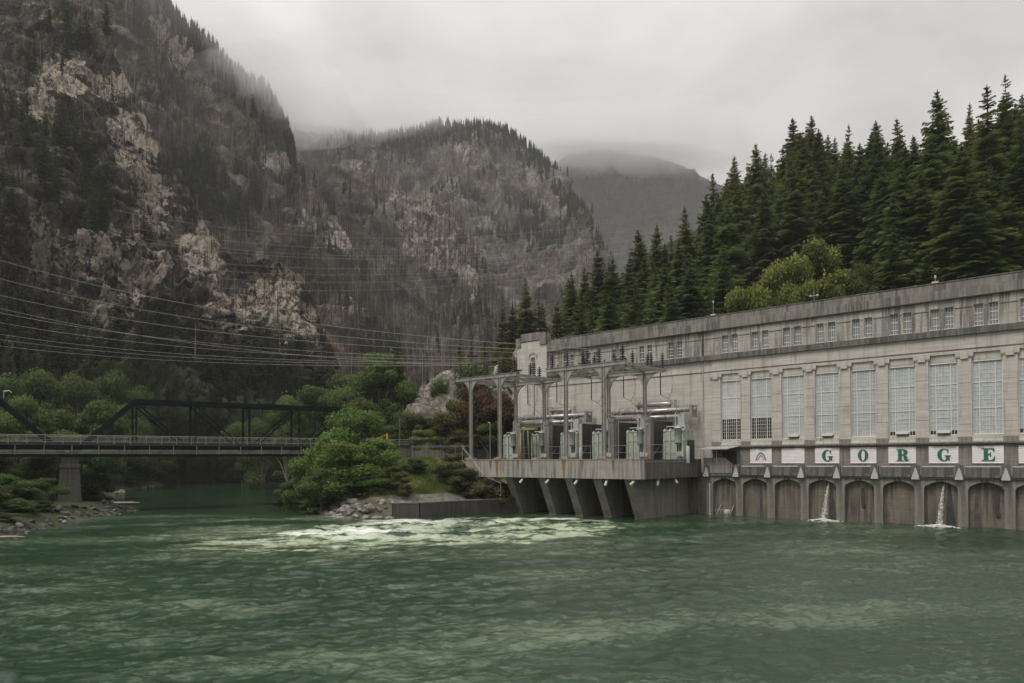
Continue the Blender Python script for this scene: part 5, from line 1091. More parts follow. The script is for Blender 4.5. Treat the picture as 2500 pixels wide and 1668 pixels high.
# ================================================================== TREES
def trunk_geo(h, r, seg=6, bend=.02, rr=None, top=.9):
    rr = rr or np.random.default_rng(1); n = 6
    pts = [(rr.normal(0, bend)*h*i/n*.3, rr.normal(0, bend)*h*i/n*.3, h*top*i/n) for i in range(n+1)]
    return pts, [r*(1-.88*i/n) for i in range(n+1)]
def quads_mesh(name, Pq, tint, mat):                              # Pq: (N,4,3)
    N = len(Pq); me = np_mesh(name, Pq.reshape(-1, 3), np.arange(N*4).reshape(N, 4), mat); vattr(me, 'tint', np.repeat(tint, 4)); return me
def conifer(seed, h=1.0, r=.16, wh=44, nb=6, bare=.08, droop=.35, gap=0.0, segs=5):
    """unit-height conifer: whorls of drooping branches carrying flat sprays"""
    g = np.random.default_rng(seed); Q = []; T = []
    for i in range(wh):
        f = bare+(1-bare)*(i+g.random()*.7)/wh; f = min(f, .992); L0 = r*((1-f)**.72)*(.62+.5*g.random())+.006
        if f < bare+.1: L0 *= .55+4*(f-bare)
        n = max(3, int(nb*(1-.35*f)+g.integers(-1, 2))); a0 = g.random()*6.28
        for j in range(n):
            if g.random() < gap: continue
            a = a0+6.283*j/n+g.normal(0, .25); L = L0*g.uniform(.65, 1.2); el = .25+.5*f-.75*(1-f)*droop*g.uniform(.6, 1.4)
            d = np.array([math.cos(a), math.sin(a), 0]); sd = np.array([-d[1], d[0], 0]); base = np.array([0, 0, f*.995]); tb = g.random()
            for k in range(segs):
                s = (k+.45)/segs; c = base+d*L*s+np.array([0, 0, L*(el*s-droop*1.0*s*s)]); w = L*(.40*(1-s*.7)+.06)*g.uniform(.8, 1.2)
                for sg in (-1, 1):
                    tip = c+sd*sg*w+d*w*.55-np.array([0, 0, w*g.uniform(.25, .75)]); th = L/segs*.75+.003
                    p0 = c-d*th*.6; p1 = c+d*th*.6; Q.append([p0, p1, tip+d*th*.25, tip-d*th*.35]); T.append(.26+.5*s*tb+.34*g.random()+.12*(tb > .75))  # sunlit tips put into the tint, lighter outward along each branch
            s = 1.0; c = base+d*L*.9+np.array([0, 0, L*(el*.9-droop*.81)]); e = base+d*L*1.08+np.array([0, 0, L*(el*1.08-droop*1.2)]); w = L*.09+.002
            Q.append([c-sd*w, c+sd*w, e+sd*w*.3, e-sd*w*.3]); T.append(.5+.4*g.random())
    for k in range(3):
        a = k*1.05; d = np.array([math.cos(a), math.sin(a), 0])*.007; Q.append([np.array([0, 0, .96])-d, np.array([0, 0, .96])+d, np.array([0, 0, 1.01])+d*.1, np.array([0, 0, 1.01])-d*.1]); T.append(.3)
    return np.array(Q), np.clip(np.array(T), 0, 1)
CON = []
for i, (r_, wh, nb, bare, dr, gp) in enumerate(((.19, 54, 8, .04, .30, .03), (.165, 52, 8, .05, .38, .05), (.21, 50, 8, .03, .34, .03), (.15, 44, 7, .10, .42, .14), (.19, 52, 8, .06, .45, .06), (.15, 36, 6, .2, .4, .28))):
    q, t = conifer(50+i, r=r_, wh=wh, nb=nb, bare=bare, droop=dr, gap=gp)
    cm = quads_mesh('crown', q, t, M['con1'] if i % 2 == 0 else M['con2'])
    pts, rs = trunk_geo(1.0, .012, rr=np.random.default_rng(i), bend=.004, top=.985); tm = MB().tube(pts, rs, 6).mesh('trunk', M['bark']); CON.append((cm, tm))
LOWC = []
for i in range(4):
    q, t = conifer(80+i, r=.14+.02*i, wh=20, nb=5, bare=.05+.06*(i == 3), droop=.4, gap=.1, segs=3); q = q*1.0
    LOWC.append((q, t))
def low_mesh(i):
    q, t = LOWC[i]; tr = np.array([[[-.012, 0, -.03], [.012, 0, -.03], [.002, 0, .95], [-.002, 0, .95]], [[0, -.012, -.03], [0, .012, -.03], [0, .002, .95], [0, -.002, .95]]])
    P = np.concatenate([q, tr]); me = np_mesh('fir_tree', P.reshape(-1, 3), np.arange(len(P)*4).reshape(-1, 4), [M['confar'], M['bark']], mi=np.r_[np.zeros(len(q)), np.ones(2)]); vattr(me, 'tint', np.repeat(np.r_[t*.9, .1, .1], 4)); return me
LOWM = [low_mesh(i) for i in range(4)]
def plant_conifer(P, h, var, lb, grp, wide=1.0, cat='tree'):
    o = empty('conifer_tree', tuple(P), random.random()*6.28, lb, cat, grp); o.rotation_euler[0] = random.gauss(0, .022); o.rotation_euler[1] = random.gauss(0, .022); o.scale = (h*wide, h*wide, h)
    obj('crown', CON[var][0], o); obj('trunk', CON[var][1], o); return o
# ---- hillside behind the powerhouse
def solve_tree(px_, tp_, hwant, Y0=150, Y1=330):
    best = None
    for Y in np.arange(Y0, Y1, 4.0):
        P = at(px_, tp_, Y); g_ = gheight(P[None])[0]; h = P[2]-g_; sc = abs(h-hwant)
        if h > 8 and (best is None or sc < best[0]): best = (sc, P[0], P[1], g_, h)
    return best
TOPS = [(2292, 220, 44, 2), (2465, 182, 44, 5), (2413, 216, 42, 3), (2369, 254, 38, 5), (2497, 238, 42, 4), (2198, 288, 36, 3), (2143, 290, 38, 0), (2072, 305, 38, 5), (1979, 284, 40, 2), (1938, 289, 40, 1), (2002, 316, 36, 0), (1905, 356, 34, 3), (1840, 355, 38, 2), (1862, 376, 34, 1), (1880, 378, 32, 5), (1793, 383, 38, 1), (1746, 425, 36, 3), (1774, 434, 32, 0), (1723, 476, 34, 2), (1680, 502, 38, 1), (1643, 574, 30, 3), (1593, 548, 38, 0), (1571, 558, 36, 2), (1531, 624, 32, 4), (1463, 614, 34, 0), (1487, 635, 32, 2), (1428, 654, 28, 4), (2041, 336, 34, 1), (2022, 333, 34, 4), (2102, 348, 32, 0), (2235, 330, 34, 1), (2330, 330, 34, 2), (2440, 300, 36, 0), (2165, 350, 30, 2), (1960, 340, 32, 4)]
lbl = {0: 'tallest broad fir with a pointed crown on the hill skyline', 1: 'thin-topped fir touching the sky near the right edge', 24: 'dark fir nearest the rocks at the left end of the hillside wood', 8: 'pair-topped tall fir at the middle of the hill skyline', 19: 'slender fir standing out left of the hillside wood'}
TG = 'firs on the hill behind the powerhouse'
for i, (x, tp_, hw, v_) in enumerate(TOPS):
    s = solve_tree(x, tp_, hw)
    if s: plant_conifer((s[1], s[2], s[3]-.4), s[4]+.4, v_, lbl.get(i, 'dark fir on the skyline of the wooded hill behind the powerhouse'), TG, random.uniform(1.05, 1.4))
sky_x = np.array([t[0] for t in sorted(TOPS)]); sky_y = np.array([t[1] for t in sorted(TOPS)])
g_ = np.random.default_rng(5); n_ = 0; placed = []
for tries in range(4000):
    x = g_.uniform(1390, 2640); Y = g_.uniform(138, 330); h = g_.uniform(22, 40)
    P = at(x, 1000, Y); z = gheight(P[None])[0]; top = proj(np.array([P[0], P[1], z+h]))[1]; lim = np.interp(x, sky_x, sky_y)+g_.uniform(14, 70)
    bx_ = (np.array([P[0]-BX, P[1]-BY])@NV[:2])
    if top < lim or bx_ < 31 or z < 10 or (1780 < x < 2150 and Y < 190): continue
    if any((P[0]-a)**2+(P[1]-b_)**2 < 26 for a, b_ in placed): continue
    placed.append((P[0], P[1])); n_ += 1
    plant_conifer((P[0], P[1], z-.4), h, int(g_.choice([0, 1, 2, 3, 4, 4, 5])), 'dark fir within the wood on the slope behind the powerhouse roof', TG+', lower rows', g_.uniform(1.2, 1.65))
    if n_ >= 265: break
# valley conifers
for x, tp_, hw, v_, lb in ((1287, 676, 30, 1, 'tall narrow spruce rising above the wing of the powerhouse'), (1222, 722, 24, 3, 'sparse fir left of the tall narrow spruce'), (1250, 736, 22, 4, 'lower fir between the sparse fir and the tall spruce'), (1322, 742, 22, 0, 'small fir just right of the tall narrow spruce'), (1360, 738, 26, 2, 'dense fir above the wing parapet'), (1395, 665, 32, 4, 'tall dark fir at the left corner of the hillside wood'), (1310, 700, 24, 5, 'thin ragged fir behind the tall narrow spruce'), (973, 842, 17, 2, 'single dark fir above the round green trees'), (905, 880, 11, 4, 'small spreading fir beside the single dark fir'), (1120, 800, 22, 5, 'half bare fir left of the outcrop'), (1150, 810, 20, 3, 'thin fir over the pale outcrop'), (1180, 800, 20, 5, 'ragged thin fir over the outcrop beside the wing')):
    s = solve_tree(x, tp_, hw, 195, 380)
    if s: plant_conifer((s[1], s[2], s[3]-.4), s[4]+.4, v_, lb, 'single firs in the valley', random.uniform(.95, 1.2))
# ---- firs clinging to the cliff and burnt slopes (far: one mesh each)
def pick(PX, PY, P, cx, cy_, rx, ry, n, rr):
    pxx, pyy = proj(P.reshape(-1, 3)); m_ = np.where((((pxx-cx)/rx)**2+((pyy-cy_)/ry)**2) < 1)[0]
    return P.reshape(-1, 3)[rr.choice(m_, min(n, len(m_)), replace=False)] if len(m_) else np.zeros((0, 3))
rr = np.random.default_rng(9)
CL = [(170, 460, 70, 95, 34), (110, 380, 60, 70, 14), (210, 545, 60, 70, 30), (60, 880, 110, 70, 30), (250, 880, 120, 60, 30), (420, 890, 110, 50, 26), (560, 900, 90, 45, 20), (160, 120, 120, 90, 12), (30, 300, 40, 200, 14), (330, 640, 50, 40, 8), (20, 560, 40, 120, 10), (690, 915, 90, 40, 16), (400, 820, 60, 60, 12)]
CLB = [(560, 500, 80, 80, 40), (480, 455, 50, 70, 20), (620, 540, 40, 60, 10), (760, 660, 36, 80, 20), (800, 720, 30, 60, 10), (420, 440, 50, 60, 14), (640, 330, 50, 70, 10)]
for P_, lst, lb, gp, hh in ((PA_, CL, 'dark fir clinging to a ledge of the near cliff', 'firs on the near cliff', (12, 25)), (PB_, CLB, 'dark fir standing among burnt trunks behind the cliff', 'live firs on the burnt slope', (18, 32))):
    for cx, cy_, rx, ry, n in lst:
        for q in pick(None, None, P_, cx, cy_, rx, ry, n, rr):
            o = obj('fir_tree', LOWM[int(rr.integers(0, 4))]); o.location = (q[0], q[1], q[2]-1.0); h = rr.uniform(*hh); o.scale = (h*1.15, h*1.15, h); o.rotation_euler = (0, 0, rr.random()*6.28); tag(o, lb, 'tree', gp)
# ---- far ridge firs and dead standing trunks, countless: two masses
def mass(name, P, hs, rr, kind_):
    n = len(P); h = np.asarray(hs)[:, None]; up = np.array([0, 0, 1.0]); Q = []; T = []
    def hd(a): return np.stack([np.cos(a), np.sin(a), 0*a], 1)
    if kind_ == 'fir':
        for k in range(8):
            f = k/8; w = h*.17*(1-f)**.8*rr.uniform(.7, 1.25, (n, 1))+.1; a = rr.random(n)*3.14
            for s_ in (0, 1.571):
                d = hd(a+s_)*w; c = P+up*h*f; t = c+up*h*.22; Q.append(np.stack([c-d, c+d, t+d*.12, t-d*.12], 1)); T.append(rr.random(n)*.55)
    else:
        w = .12+.008*h; top = P+np.concatenate([rr.normal(0, .025, (n, 2))*h, h], 1)
        tt = rr.random(n)**1.8
        for s_ in (0, 1.571):
            d = hd(np.full(n, s_+.5))*w; Q.append(np.stack([P-d-up*2, P+d-up*2, top+d*.25, top-d*.25], 1)); T.append(tt)
        for k in range(9):
            f = rr.uniform(.25, .97, (n, 1)); L = h*.11*(1.15-f)*rr.uniform(.3, 1.3, (n, 1))+.4; c = P+(top-P)*f; d = hd(rr.random(n)*6.28)*L+up*L*rr.uniform(-.4, .25, (n, 1)); Q.append(np.stack([c, c+up*.16, c+d+up*.08, c+d], 1)); T.append(np.clip(tt+rr.normal(0, .2, n), 0, 1))
    me = quads_mesh(name, np.concatenate(Q), np.concatenate(T), M['confar'] if kind_ == 'fir' else M['snag']); return obj(name, me, kind='stuff')
def sample(P, PX, PY, n, rr, cond):
    pxx, pyy = proj(P.reshape(-1, 3)); i = np.where(cond(pxx, pyy))[0]; k = rr.choice(i, min(n, len(i)), replace=False); return P.reshape(-1, 3)[k]
rr = np.random.default_rng(21)
dens = lambda P: fbm(P.reshape(-1, 3)/35.0, 3, 801)
dB = dens(PB_); dB2 = fbm(PB_.reshape(-1, 3)/90.0, 3, 811); dE = dens(PE_); dC = dens(PC_)
S1 = sample(PB_, pxB, pyB, 6800, rr, lambda x, y: (x > 300) & (y > -60) & (dB+.6*dB2 > -.25))
S2 = sample(PE_, pxE, pyE, 6000, rr, lambda x, y: (y > 380) & (dE > -.15))
S3 = sample(PC_, pxC, pyC, 4200, rr, lambda x, y: (x > 680) & (y > 380) & (dC > 0.0))
S4 = sample(PA_, pxA, pyA, 260, rr, lambda x, y: (x > -20) & (y > 60) & (y < 900))
S = np.concatenate([S1, S2, S3, S4]); hs = np.concatenate([rr.uniform(9, 24, len(S1)), rr.uniform(10, 25, len(S2)), rr.uniform(11, 24, len(S3)), rr.uniform(6, 14, len(S4))])
tag(mass('burnt_forest', S, hs, rr, 'snag'), 'grey burnt trunks standing all over the mountain slopes', 'dead trees')
crest = lambda P: np.concatenate([P[-1], P[-2], P[-4], P[-7]])
K = np.concatenate([crest(PC_)[rr.choice(4*PC_.shape[1], 620, replace=False)], sample(PC_, pxC, pyC, 620, rr, lambda x, y: (x > 930) & (y-np.interp(x, xsC, topC) < 45) & (y-np.interp(x, xsC, topC) > -5)), sample(PC_, pxC, pyC, 480, rr, lambda x, y: (x > 690) & (dC < -.22) & (y > 330) & (y < 620)), sample(PD_, pxD, pyD, 500, rr, lambda x, y: y < 560),
    crest(PB_[:, pxB[0] < 720])[rr.choice(4*int((pxB[0] < 720).sum()), 260, replace=False)], sample(PB_, pxB, pyB, 380, rr, lambda x, y: (x > 380) & (x < 720) & (y-np.interp(x, xsB, topB) < 45)), sample(PB_, pxB, pyB, 260, rr, lambda x, y: (dB < -.3) & (x > 300)), sample(PE_, pxE, pyE, 140, rr, lambda x, y: dE < -.25)])
tag(mass('far_firs', K, rr.uniform(11, 21, len(K)), rr, 'fir'), 'dark firs fringing the far ridges and gullies', 'forest')

# ---- broadleaf trees and shrubs
def broadleaf(seed, mat, n=13000, lobes=20, leaf=.026, flat=.85, limbs=True, low=.12, bark='barkpale'):
    """unit-height crown of leaf faces gathered in lobes round forked limbs; radius about .45"""
    g = np.random.default_rng(seed); C = []
    for i in range(lobes):
        f = (i+.5)/lobes; a = i*2.4+g.normal(0, .4); z = low+.12+(.80-low)*f**.8; rad = .36*math.sin(math.pi*min(1, (.18+.80*f)))**.7*g.uniform(.45, 1.25); C.append((rad*math.cos(a), rad*math.sin(a), z+g.normal(0, .06), g.uniform(.065, .20)))
    C.append((0, 0, .88, .11)); C = np.array(C); pw = C[:, 3]**1.7; k = g.choice(len(C), n, p=pw/pw.sum()); dv = g.normal(0, 1, (n, 3)); dv /= np.linalg.norm(dv, axis=1, keepdims=True); dv[:, 2] = dv[:, 2]*flat+.10
    rad = C[k, 3]*(g.uniform(.3, 1.1, n)**.6+(g.random(n) < .06)*g.uniform(0, .45, n)); P = C[k, :3]+dv*rad[:, None]*np.array([1.15, 1.15, .8]); P[:, 2] = np.maximum(P[:, 2], .02+g.random(n)*.05)
    nrm = dv*.7+g.normal(0, .55, (n, 3))+np.array([0, 0, .45]); nrm /= np.linalg.norm(nrm, axis=1, keepdims=True); a = np.cross(nrm, g.normal(0, 1, (n, 3))); a /= np.linalg.norm(a, axis=1, keepdims=True); b_ = np.cross(nrm, a); s = leaf*g.uniform(.6, 1.3, n)[:, None]*.5
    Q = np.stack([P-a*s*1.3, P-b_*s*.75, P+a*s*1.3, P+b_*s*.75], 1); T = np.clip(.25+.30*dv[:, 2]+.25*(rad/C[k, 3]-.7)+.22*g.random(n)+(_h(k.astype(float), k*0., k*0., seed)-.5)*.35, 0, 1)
    cm = quads_mesh('crown', Q, T, mat); mb = MB(); base = .22
    mb.tube([(0, 0, -.05), (.01, 0, base*.5), (0, .01, base), (.0, 0, .55)], [.022, .018, .014, .006], 6)
    for c in C[::2]:
        m1 = (c[0]*.4, c[1]*.4, base+(c[2]-base)*.45); mb.tube([(0, 0, base*.7), m1, tuple(c[:3])], [.011, .008, .003], 5)
    return cm, mb.mesh('trunk', M[bark])
BLV = {k: [broadleaf(100+7*i+11*j, M[k], **kw) for j in range(2)] for i, (k, kw) in enumerate((('leaf', dict()), ('leaff', dict(lobes=26)), ('leafb', dict(leaf=.028, lobes=24)), ('leafd', dict(n=11000)), ('leafr', dict()), ('leafy', dict()), ('leafo', dict(n=9000, low=.0, leaf=.032))))}
SHB = {k: [broadleaf(300+7*i+11*j, M[k], n=12000, lobes=22, leaf=.03, low=-.08, flat=1.0) for j in range(2)] for i, k in enumerate(('leaf', 'leafd', 'leafo', 'leaff'))}
def plant(name, x, tp_, wpx, Y, kind_, lb, cat='tree', grp=None, base=None, shrub=False, dx=0):
    P = at(x, tp_, Y); z = gheight(P[None])[0] if base is None else base; h = max(.8, P[2]-z); w = wpx/FPX*Y
    o = empty(name, (P[0], P[1], z-.15), random.random()*6.28, lb, cat, grp); o.scale = (w/.92, w/.92, h*1.02)
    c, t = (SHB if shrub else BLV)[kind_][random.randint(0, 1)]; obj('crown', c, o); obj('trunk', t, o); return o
# big alder clump at the tip of the peninsula
for x, tp_, w_, Y, k, lb, sh in ((868, 992, 150, 128, 'leaff', 'tallest bright green alder of the clump before the bridge', False), (812, 1060, 145, 126, 'leaff', 'rounded green alder left of the tallest one in the clump', True), (752, 1118, 110, 128, 'leaff', 'low green alder at the left end of the clump by the water', True), (925, 1072, 130, 126, 'leaff', 'green alder right of the tallest one in the clump', True), (858, 1092, 165, 121.5, 'leaff', 'dense green alder bush in front of the tallest alder', True), (785, 1142, 140, 121.5, 'leafd', 'dark green bush low in the clump above the rocks', True), (905, 1150, 130, 119.5, 'leafd', 'dark low bush at the front of the clump by the riprap', True), (715, 1178, 90, 133, 'leafd', 'small dark bush hanging over the side channel', True)):
    plant('alder_tree', x, tp_, w_, Y, k, lb, 'tree' if not sh else 'bush', 'alder clump on the peninsula', shrub=sh)
for x, tp_, w_, Y, k, lb in ((962, 1138, 62, 119, 'leafo', 'olive brown bush beside the alder clump above the riprap'), (985, 1165, 50, 117, 'leafo', 'small straw-tinted bush on the bank above the wall'), (1012, 1118, 60, 128, 'leafd', 'small green bush on the grassy bank'), (1103, 1108, 100, 127, 'leafo', 'round olive bush on top of the bank by the fence'), (1150, 1142, 110, 123, 'leafo', 'wide flowering olive bush below the deck corner'), (1190, 1165, 90, 120.5, 'leafo', 'low flowering bush against the retaining wall end'), (1232, 1188, 46, 121, 'leafd', 'small dark bush under the deck edge')):
    plant('bush', x, tp_, w_, Y, k, lb, 'bush', shrub=True)
# trees behind the bridge end and below the outcrop
for x, tp_, w_, Y, k, lb in ((775, 945, 150, 215, 'leaf', 'broad green tree behind the bridge truss end'), (850, 915, 150, 212, 'leaf', 'pale green tree with a bare leaning stem above the bridge'), (700, 985, 130, 205, 'leaf', 'green tree seen through the last truss panels'), (925, 882, 170, 195, 'leaf', 'largest round green tree beside the outcrop'), (985, 945, 110, 190, 'leafd', 'dark green tree between the round tree and the outcrop'), (880, 985, 130, 182, 'leafd', 'dark green tree low behind the bridge end'), (1000, 1010, 110, 178, 'leafd', 'dark bushy tree behind the thin bare pole'), (1050, 1048, 100, 172, 'leafb', 'bright low shrub behind the fence'), (960, 1045, 100, 174, 'leafd', 'low dark shrub behind the yellow barrier'), (1110, 978, 130, 170, 'leafy', 'yellow-green maple left of the gantry post'), (1165, 950, 130, 172, 'leafr', 'reddish maple behind the left gantry posts'), (1228, 960, 100, 168, 'leafr', 'russet maple touching the end of the powerhouse'), (1160, 900, 140, 182, 'leafd', 'dark green tree above the reddish maple'), (1235, 862, 80, 190, 'leafy', 'yellow-green young tree beside the wing wall'), (1075, 930, 60, 188, 'leafd', 'small dark tree on the outcrop'), (1190, 1040, 90, 166, 'leafd', 'dark shrub under the russet maple'), (1120, 1050, 80, 165, 'leafy', 'yellow-green shrub behind the fence posts'), (640, 1035, 110, 230, 'leafd', 'dark green tree across the channel through the truss'), (590, 1045, 110, 260, 'leafd', 'dark tree on the far bank through the middle truss panel')):
    plant('broadleaf_tree', x, tp_, w_, Y, k, lb, 'tree')
# bright maples above the roof
for x, tp_, w_, Y, k, lb in ((1905, 640, 170, 152, 'leafb', 'bright yellow-green maple above the roof, left of the pair'), (1995, 612, 190, 155, 'leafb', 'bright yellow-green maple above the roof, right of the pair'), (1835, 702, 130, 148, 'leafb', 'low bright green maple along the roof edge'), (2100, 655, 110, 150, 'leafy', 'olive young tree beside the bright maples above the roof'), (1935, 690, 110, 146, 'leafb', 'low bright shrub at the foot of the maple pair'), (2040, 700, 100, 146, 'leafy', 'olive shrub peeping over the roof edge'), (2330, 668, 160, 140, 'leafy', 'low moss-green shrub over the roof at the right')):
    plant('maple_tree', x, tp_, w_, Y, k, lb, 'tree', 'bright trees above the roof')
# left bank
g_ = np.random.default_rng(31)
LBK = [(-40, 1000, 150, 150, 'leafd'), (60, 985, 140, 152, 'leaf'), (140, 1000, 130, 160, 'leaf'), (230, 978, 150, 165, 'leaf'), (300, 1002, 120, 178, 'leaf'), (380, 1030, 110, 190, 'leafd'), (455, 1045, 100, 200, 'leafd'), (520, 1050, 100, 215, 'leafd'), (345, 1065, 90, 175, 'leaf'), (40, 1075, 120, 135, 'leafd'), (-10, 1120, 130, 122, 'leafd'), (105, 1105, 110, 128, 'leafd'), (215, 1095, 100, 136, 'leaf'), (265, 1085, 90, 150, 'leaf'), (320, 1110, 90, 160, 'leafd'), (380, 1105, 90, 185, 'leafd'), (440, 1100, 90, 205, 'leaf'), (500, 1105, 80, 235, 'leafd'), (245, 1140, 80, 132, 'leaf'), (110, 1165, 90, 112, 'leaf'), (30, 1215, 110, 100, 'leafd'), (65, 1190, 80, 106, 'leafd'), (-60, 1180, 140, 98, 'leafd'), (545, 1090, 70, 280, 'leaf'), (600, 1085, 70, 330, 'leaf'), (15, 1165, 120, 104, 'leaf'), (100, 1215, 70, 106, 'leafd'), (60, 1240, 70, 97, 'leafd'), (-5, 1255, 100, 92, 'leaf'), (400, 1120, 80, 250, 'leaf'), (460, 1115, 80, 270, 'leafd'), (350, 1130, 70, 230, 'leaf'), (300, 1140, 70, 170, 'leafd'), (210, 1180, 60, 132, 'leaf'), (520, 1118, 70, 320, 'leaf'), (575, 1112, 60, 340, 'leafd'), (170, 1060, 110, 150, 'leafd'), (110, 1040, 120, 168, 'leafd'), (420, 1010, 110, 240, 'leafd'), (330, 960, 110, 235, 'leafd'), (0, 930, 130, 190, 'leafd'), (90, 925, 130, 200, 'leafd'), (190, 930, 120, 215, 'leafd'), (270, 925, 110, 230, 'leafd'), (480, 975, 110, 260, 'leafd'), (560, 985, 110, 275, 'leafd'), (630, 990, 110, 285, 'leafd'), (700, 960, 100, 300, 'leafd')]
for i, (x, tp_, w_, Y, k) in enumerate(LBK):
    sh = tp_ > 1080; k = ('leaf' if sh and i % 3 else k); P = at(x, tp_, Y)
    while x > 0 and Y < 420 and (inside(at(x, tp_, Y)[None, :2], RIV)[0] or line_dist(at(x, tp_, Y)[None, :2], SL)[0] < 3): Y += 4
    z = gheight(at(x, tp_, Y)[None])[0]
    lb = ('leafy shrub crowding the left bank below the bridge' if Y < 300 else 'small shrub on the far shore of the channel') if sh else ('dark tree at the foot of the near cliff behind the bridge' if tp_ < 995 and k == 'leafd' else 'green tree on the left bank seen above the bridge deck')
    plant('bank_shrub' if sh else 'bank_tree', x, tp_, w_, Y, k, lb, 'bush' if sh else 'tree', 'shrubs on the left bank' if sh else ('dark trees at the cliff foot' if 'cliff' in lb else 'green trees on the left bank'), base=max(.2, z) if z < 40 else None, shrub=sh and k in SHB)
ORDW = 'first second third fourth fifth sixth seventh eighth ninth tenth eleventh twelfth thirteenth fourteenth fifteenth sixteenth seventeenth eighteenth nineteenth twentieth'.split()
byl = {}
for o in bpy.data.objects:
    if o.parent is None and o.get('group') in ('shrubs on the left bank', 'green trees on the left bank', 'dark trees at the cliff foot'): byl.setdefault(o['label'], []).append(o)
for lb, os_ in byl.items():
    os_.sort(key=lambda o: proj(np.array(o.location))[0])
    for o, w_ in zip(os_, ORDW): o['label'] = lb.replace('leafy ', '').replace('seen ', '')+', %s from the left' % w_
# ---- rocks
def rock_mesh(seed, mat):
    g = np.random.default_rng(seed); bm = bmesh.new(); bmesh.ops.create_icosphere(bm, subdivisions=2, radius=.5); co = np.array([v.co[:] for v in bm.verts]); w1, w2, idv = worley(co*2.2+seed, seed); d = 1+.25*(idv-.5)+.28*fbm(co*2.0+seed*3.1, 3, seed)
    for v, s in zip(bm.verts, d): v.co *= s
    for _ in range(5):
        n = Vector(g.normal(0, 1, 3)).normalized(); k = g.uniform(.22, .38)
        for v in bm.verts:
            t = v.co.dot(n)
            if t > k: v.co -= n*(t-k)*.9
    me = bpy.data.meshes.new('boulder'); bm.to_mesh(me); bm.free(); me.materials.append(mat); return me
RKP = [rock_mesh(i, M['rockpale']) for i in range(6)]; RKD = [rock_mesh(20+i, M['rockdark']) for i in range(5)]
def rock(x, y, z, s, dark, lb, grp):
    o = obj('boulder', random.choice(RKD if dark else RKP)); o.location = (x, y, z); o.scale = (s*random.uniform(.8, 1.4), s*random.uniform(.8, 1.3), s*random.uniform(.55, .95)); o.rotation_euler = (random.uniform(-.4, .4), random.uniform(-.4, .4), random.random()*6.28); tag(o, lb, 'rock', grp)
g_ = np.random.default_rng(41)
def along(L, s):
    d = np.r_[0, np.cumsum(np.linalg.norm(np.diff(L, axis=0), axis=1))]; return np.array([np.interp(s*d[-1], d, L[:, 0]), np.interp(s*d[-1], d, L[:, 1])])
tip = np.array([(-47, 157), (-40, 137), (-33, 121), (-26, 109.5), (-22.5, 109.6), (-18.5, 110.0)], float)
for i in range(190):
    s = g_.random()**.62; q = along(tip, s); off = g_.uniform(-1.0, 4.5); q = q+np.array([off*.35, off]); z = max(-.1, gheight(q[None])[0]); rock(q[0], q[1], z+.1, g_.uniform(.55, 1.7)*(1 if s > .4 else .8), s < .55 and g_.random() < .6, 'riprap boulder piled at the tip of the peninsula', 'riprap on the peninsula')
lft = np.array([(-58.5, 74), (-61, 83), (-66, 97), (-68.5, 110), (-72, 129), (-80, 142)], float)
for i in range(150):
    s = g_.random(); q = along(lft, s); off = g_.uniform(-1.8, 3.5); q = q+np.array([-off, g_.normal(0, .6)]); z = max(-.15, gheight(q[None])[0]); rock(q[0], q[1], z+.0, g_.uniform(.4, 1.25), g_.random() < .95, 'dark wet boulder along the left shore', 'boulders on the left shore')
for i, (x, y, s) in enumerate(((208, 1235, 2.6), (232, 1246, 1.6), (258, 1248, 1.8), (285, 1243, 1.5))): q = at_z(x, y, .2); rock(q[0], q[1], .3, s, i > 0, ('large pale slab standing beside the bridge pier', 'dark rock beside the pale slab at the pier', 'rounded dark rock off the bridge pier', 'outermost dark rock off the bridge pier')[i], None)
far = np.array([(-118, 205), (-136, 280), (-150, 350), (-140, 384), (-110, 330)], float)
for i in range(50): q = along(far, g_.random()); rock(q[0]+g_.normal(0, 1.5), q[1]+g_.normal(0, 1.5), .1, g_.uniform(.8, 2.4), g_.random() < .6, 'boulder on the far shore of the side channel', 'boulders on the far shore')
# gravel on the bank above the retaining wall
G = []; 
for i in range(5200):
    t = g_.random(); q = np.array([-18, 111.6])+t*np.array([16.5, 10.5])+np.array([-.6, .8])*g_.uniform(0, 5.5); z = gheight(q[None])[0] if i < 0 else 0
    G.append((q[0], q[1], g_.uniform(.10, .24)))
G = np.array(G); gz = gheight(G[:, :2]); V = []; F = []
tet = np.array([(1, 0, 0), (-.5, .87, 0), (-.5, -.87, 0), (0, 0, .9)])
V = (np.stack([G[:, 0], G[:, 1], gz+.02], 1)[:, None]+tet[None]*G[:, 2][:, None, None]*g_.uniform(.6, 1.3, (len(G), 4, 1))).reshape(-1, 3); b0 = np.arange(len(G))[:, None]*4
F = np.concatenate([b0+np.array([0, 1, 3]), b0+np.array([1, 2, 3]), b0+np.array([2, 0, 3])]); tag(obj('gravel', np_mesh('gravel', V, F, M['rockpale']), kind='stuff'), 'grey gravel slope above the retaining wall', 'gravel')
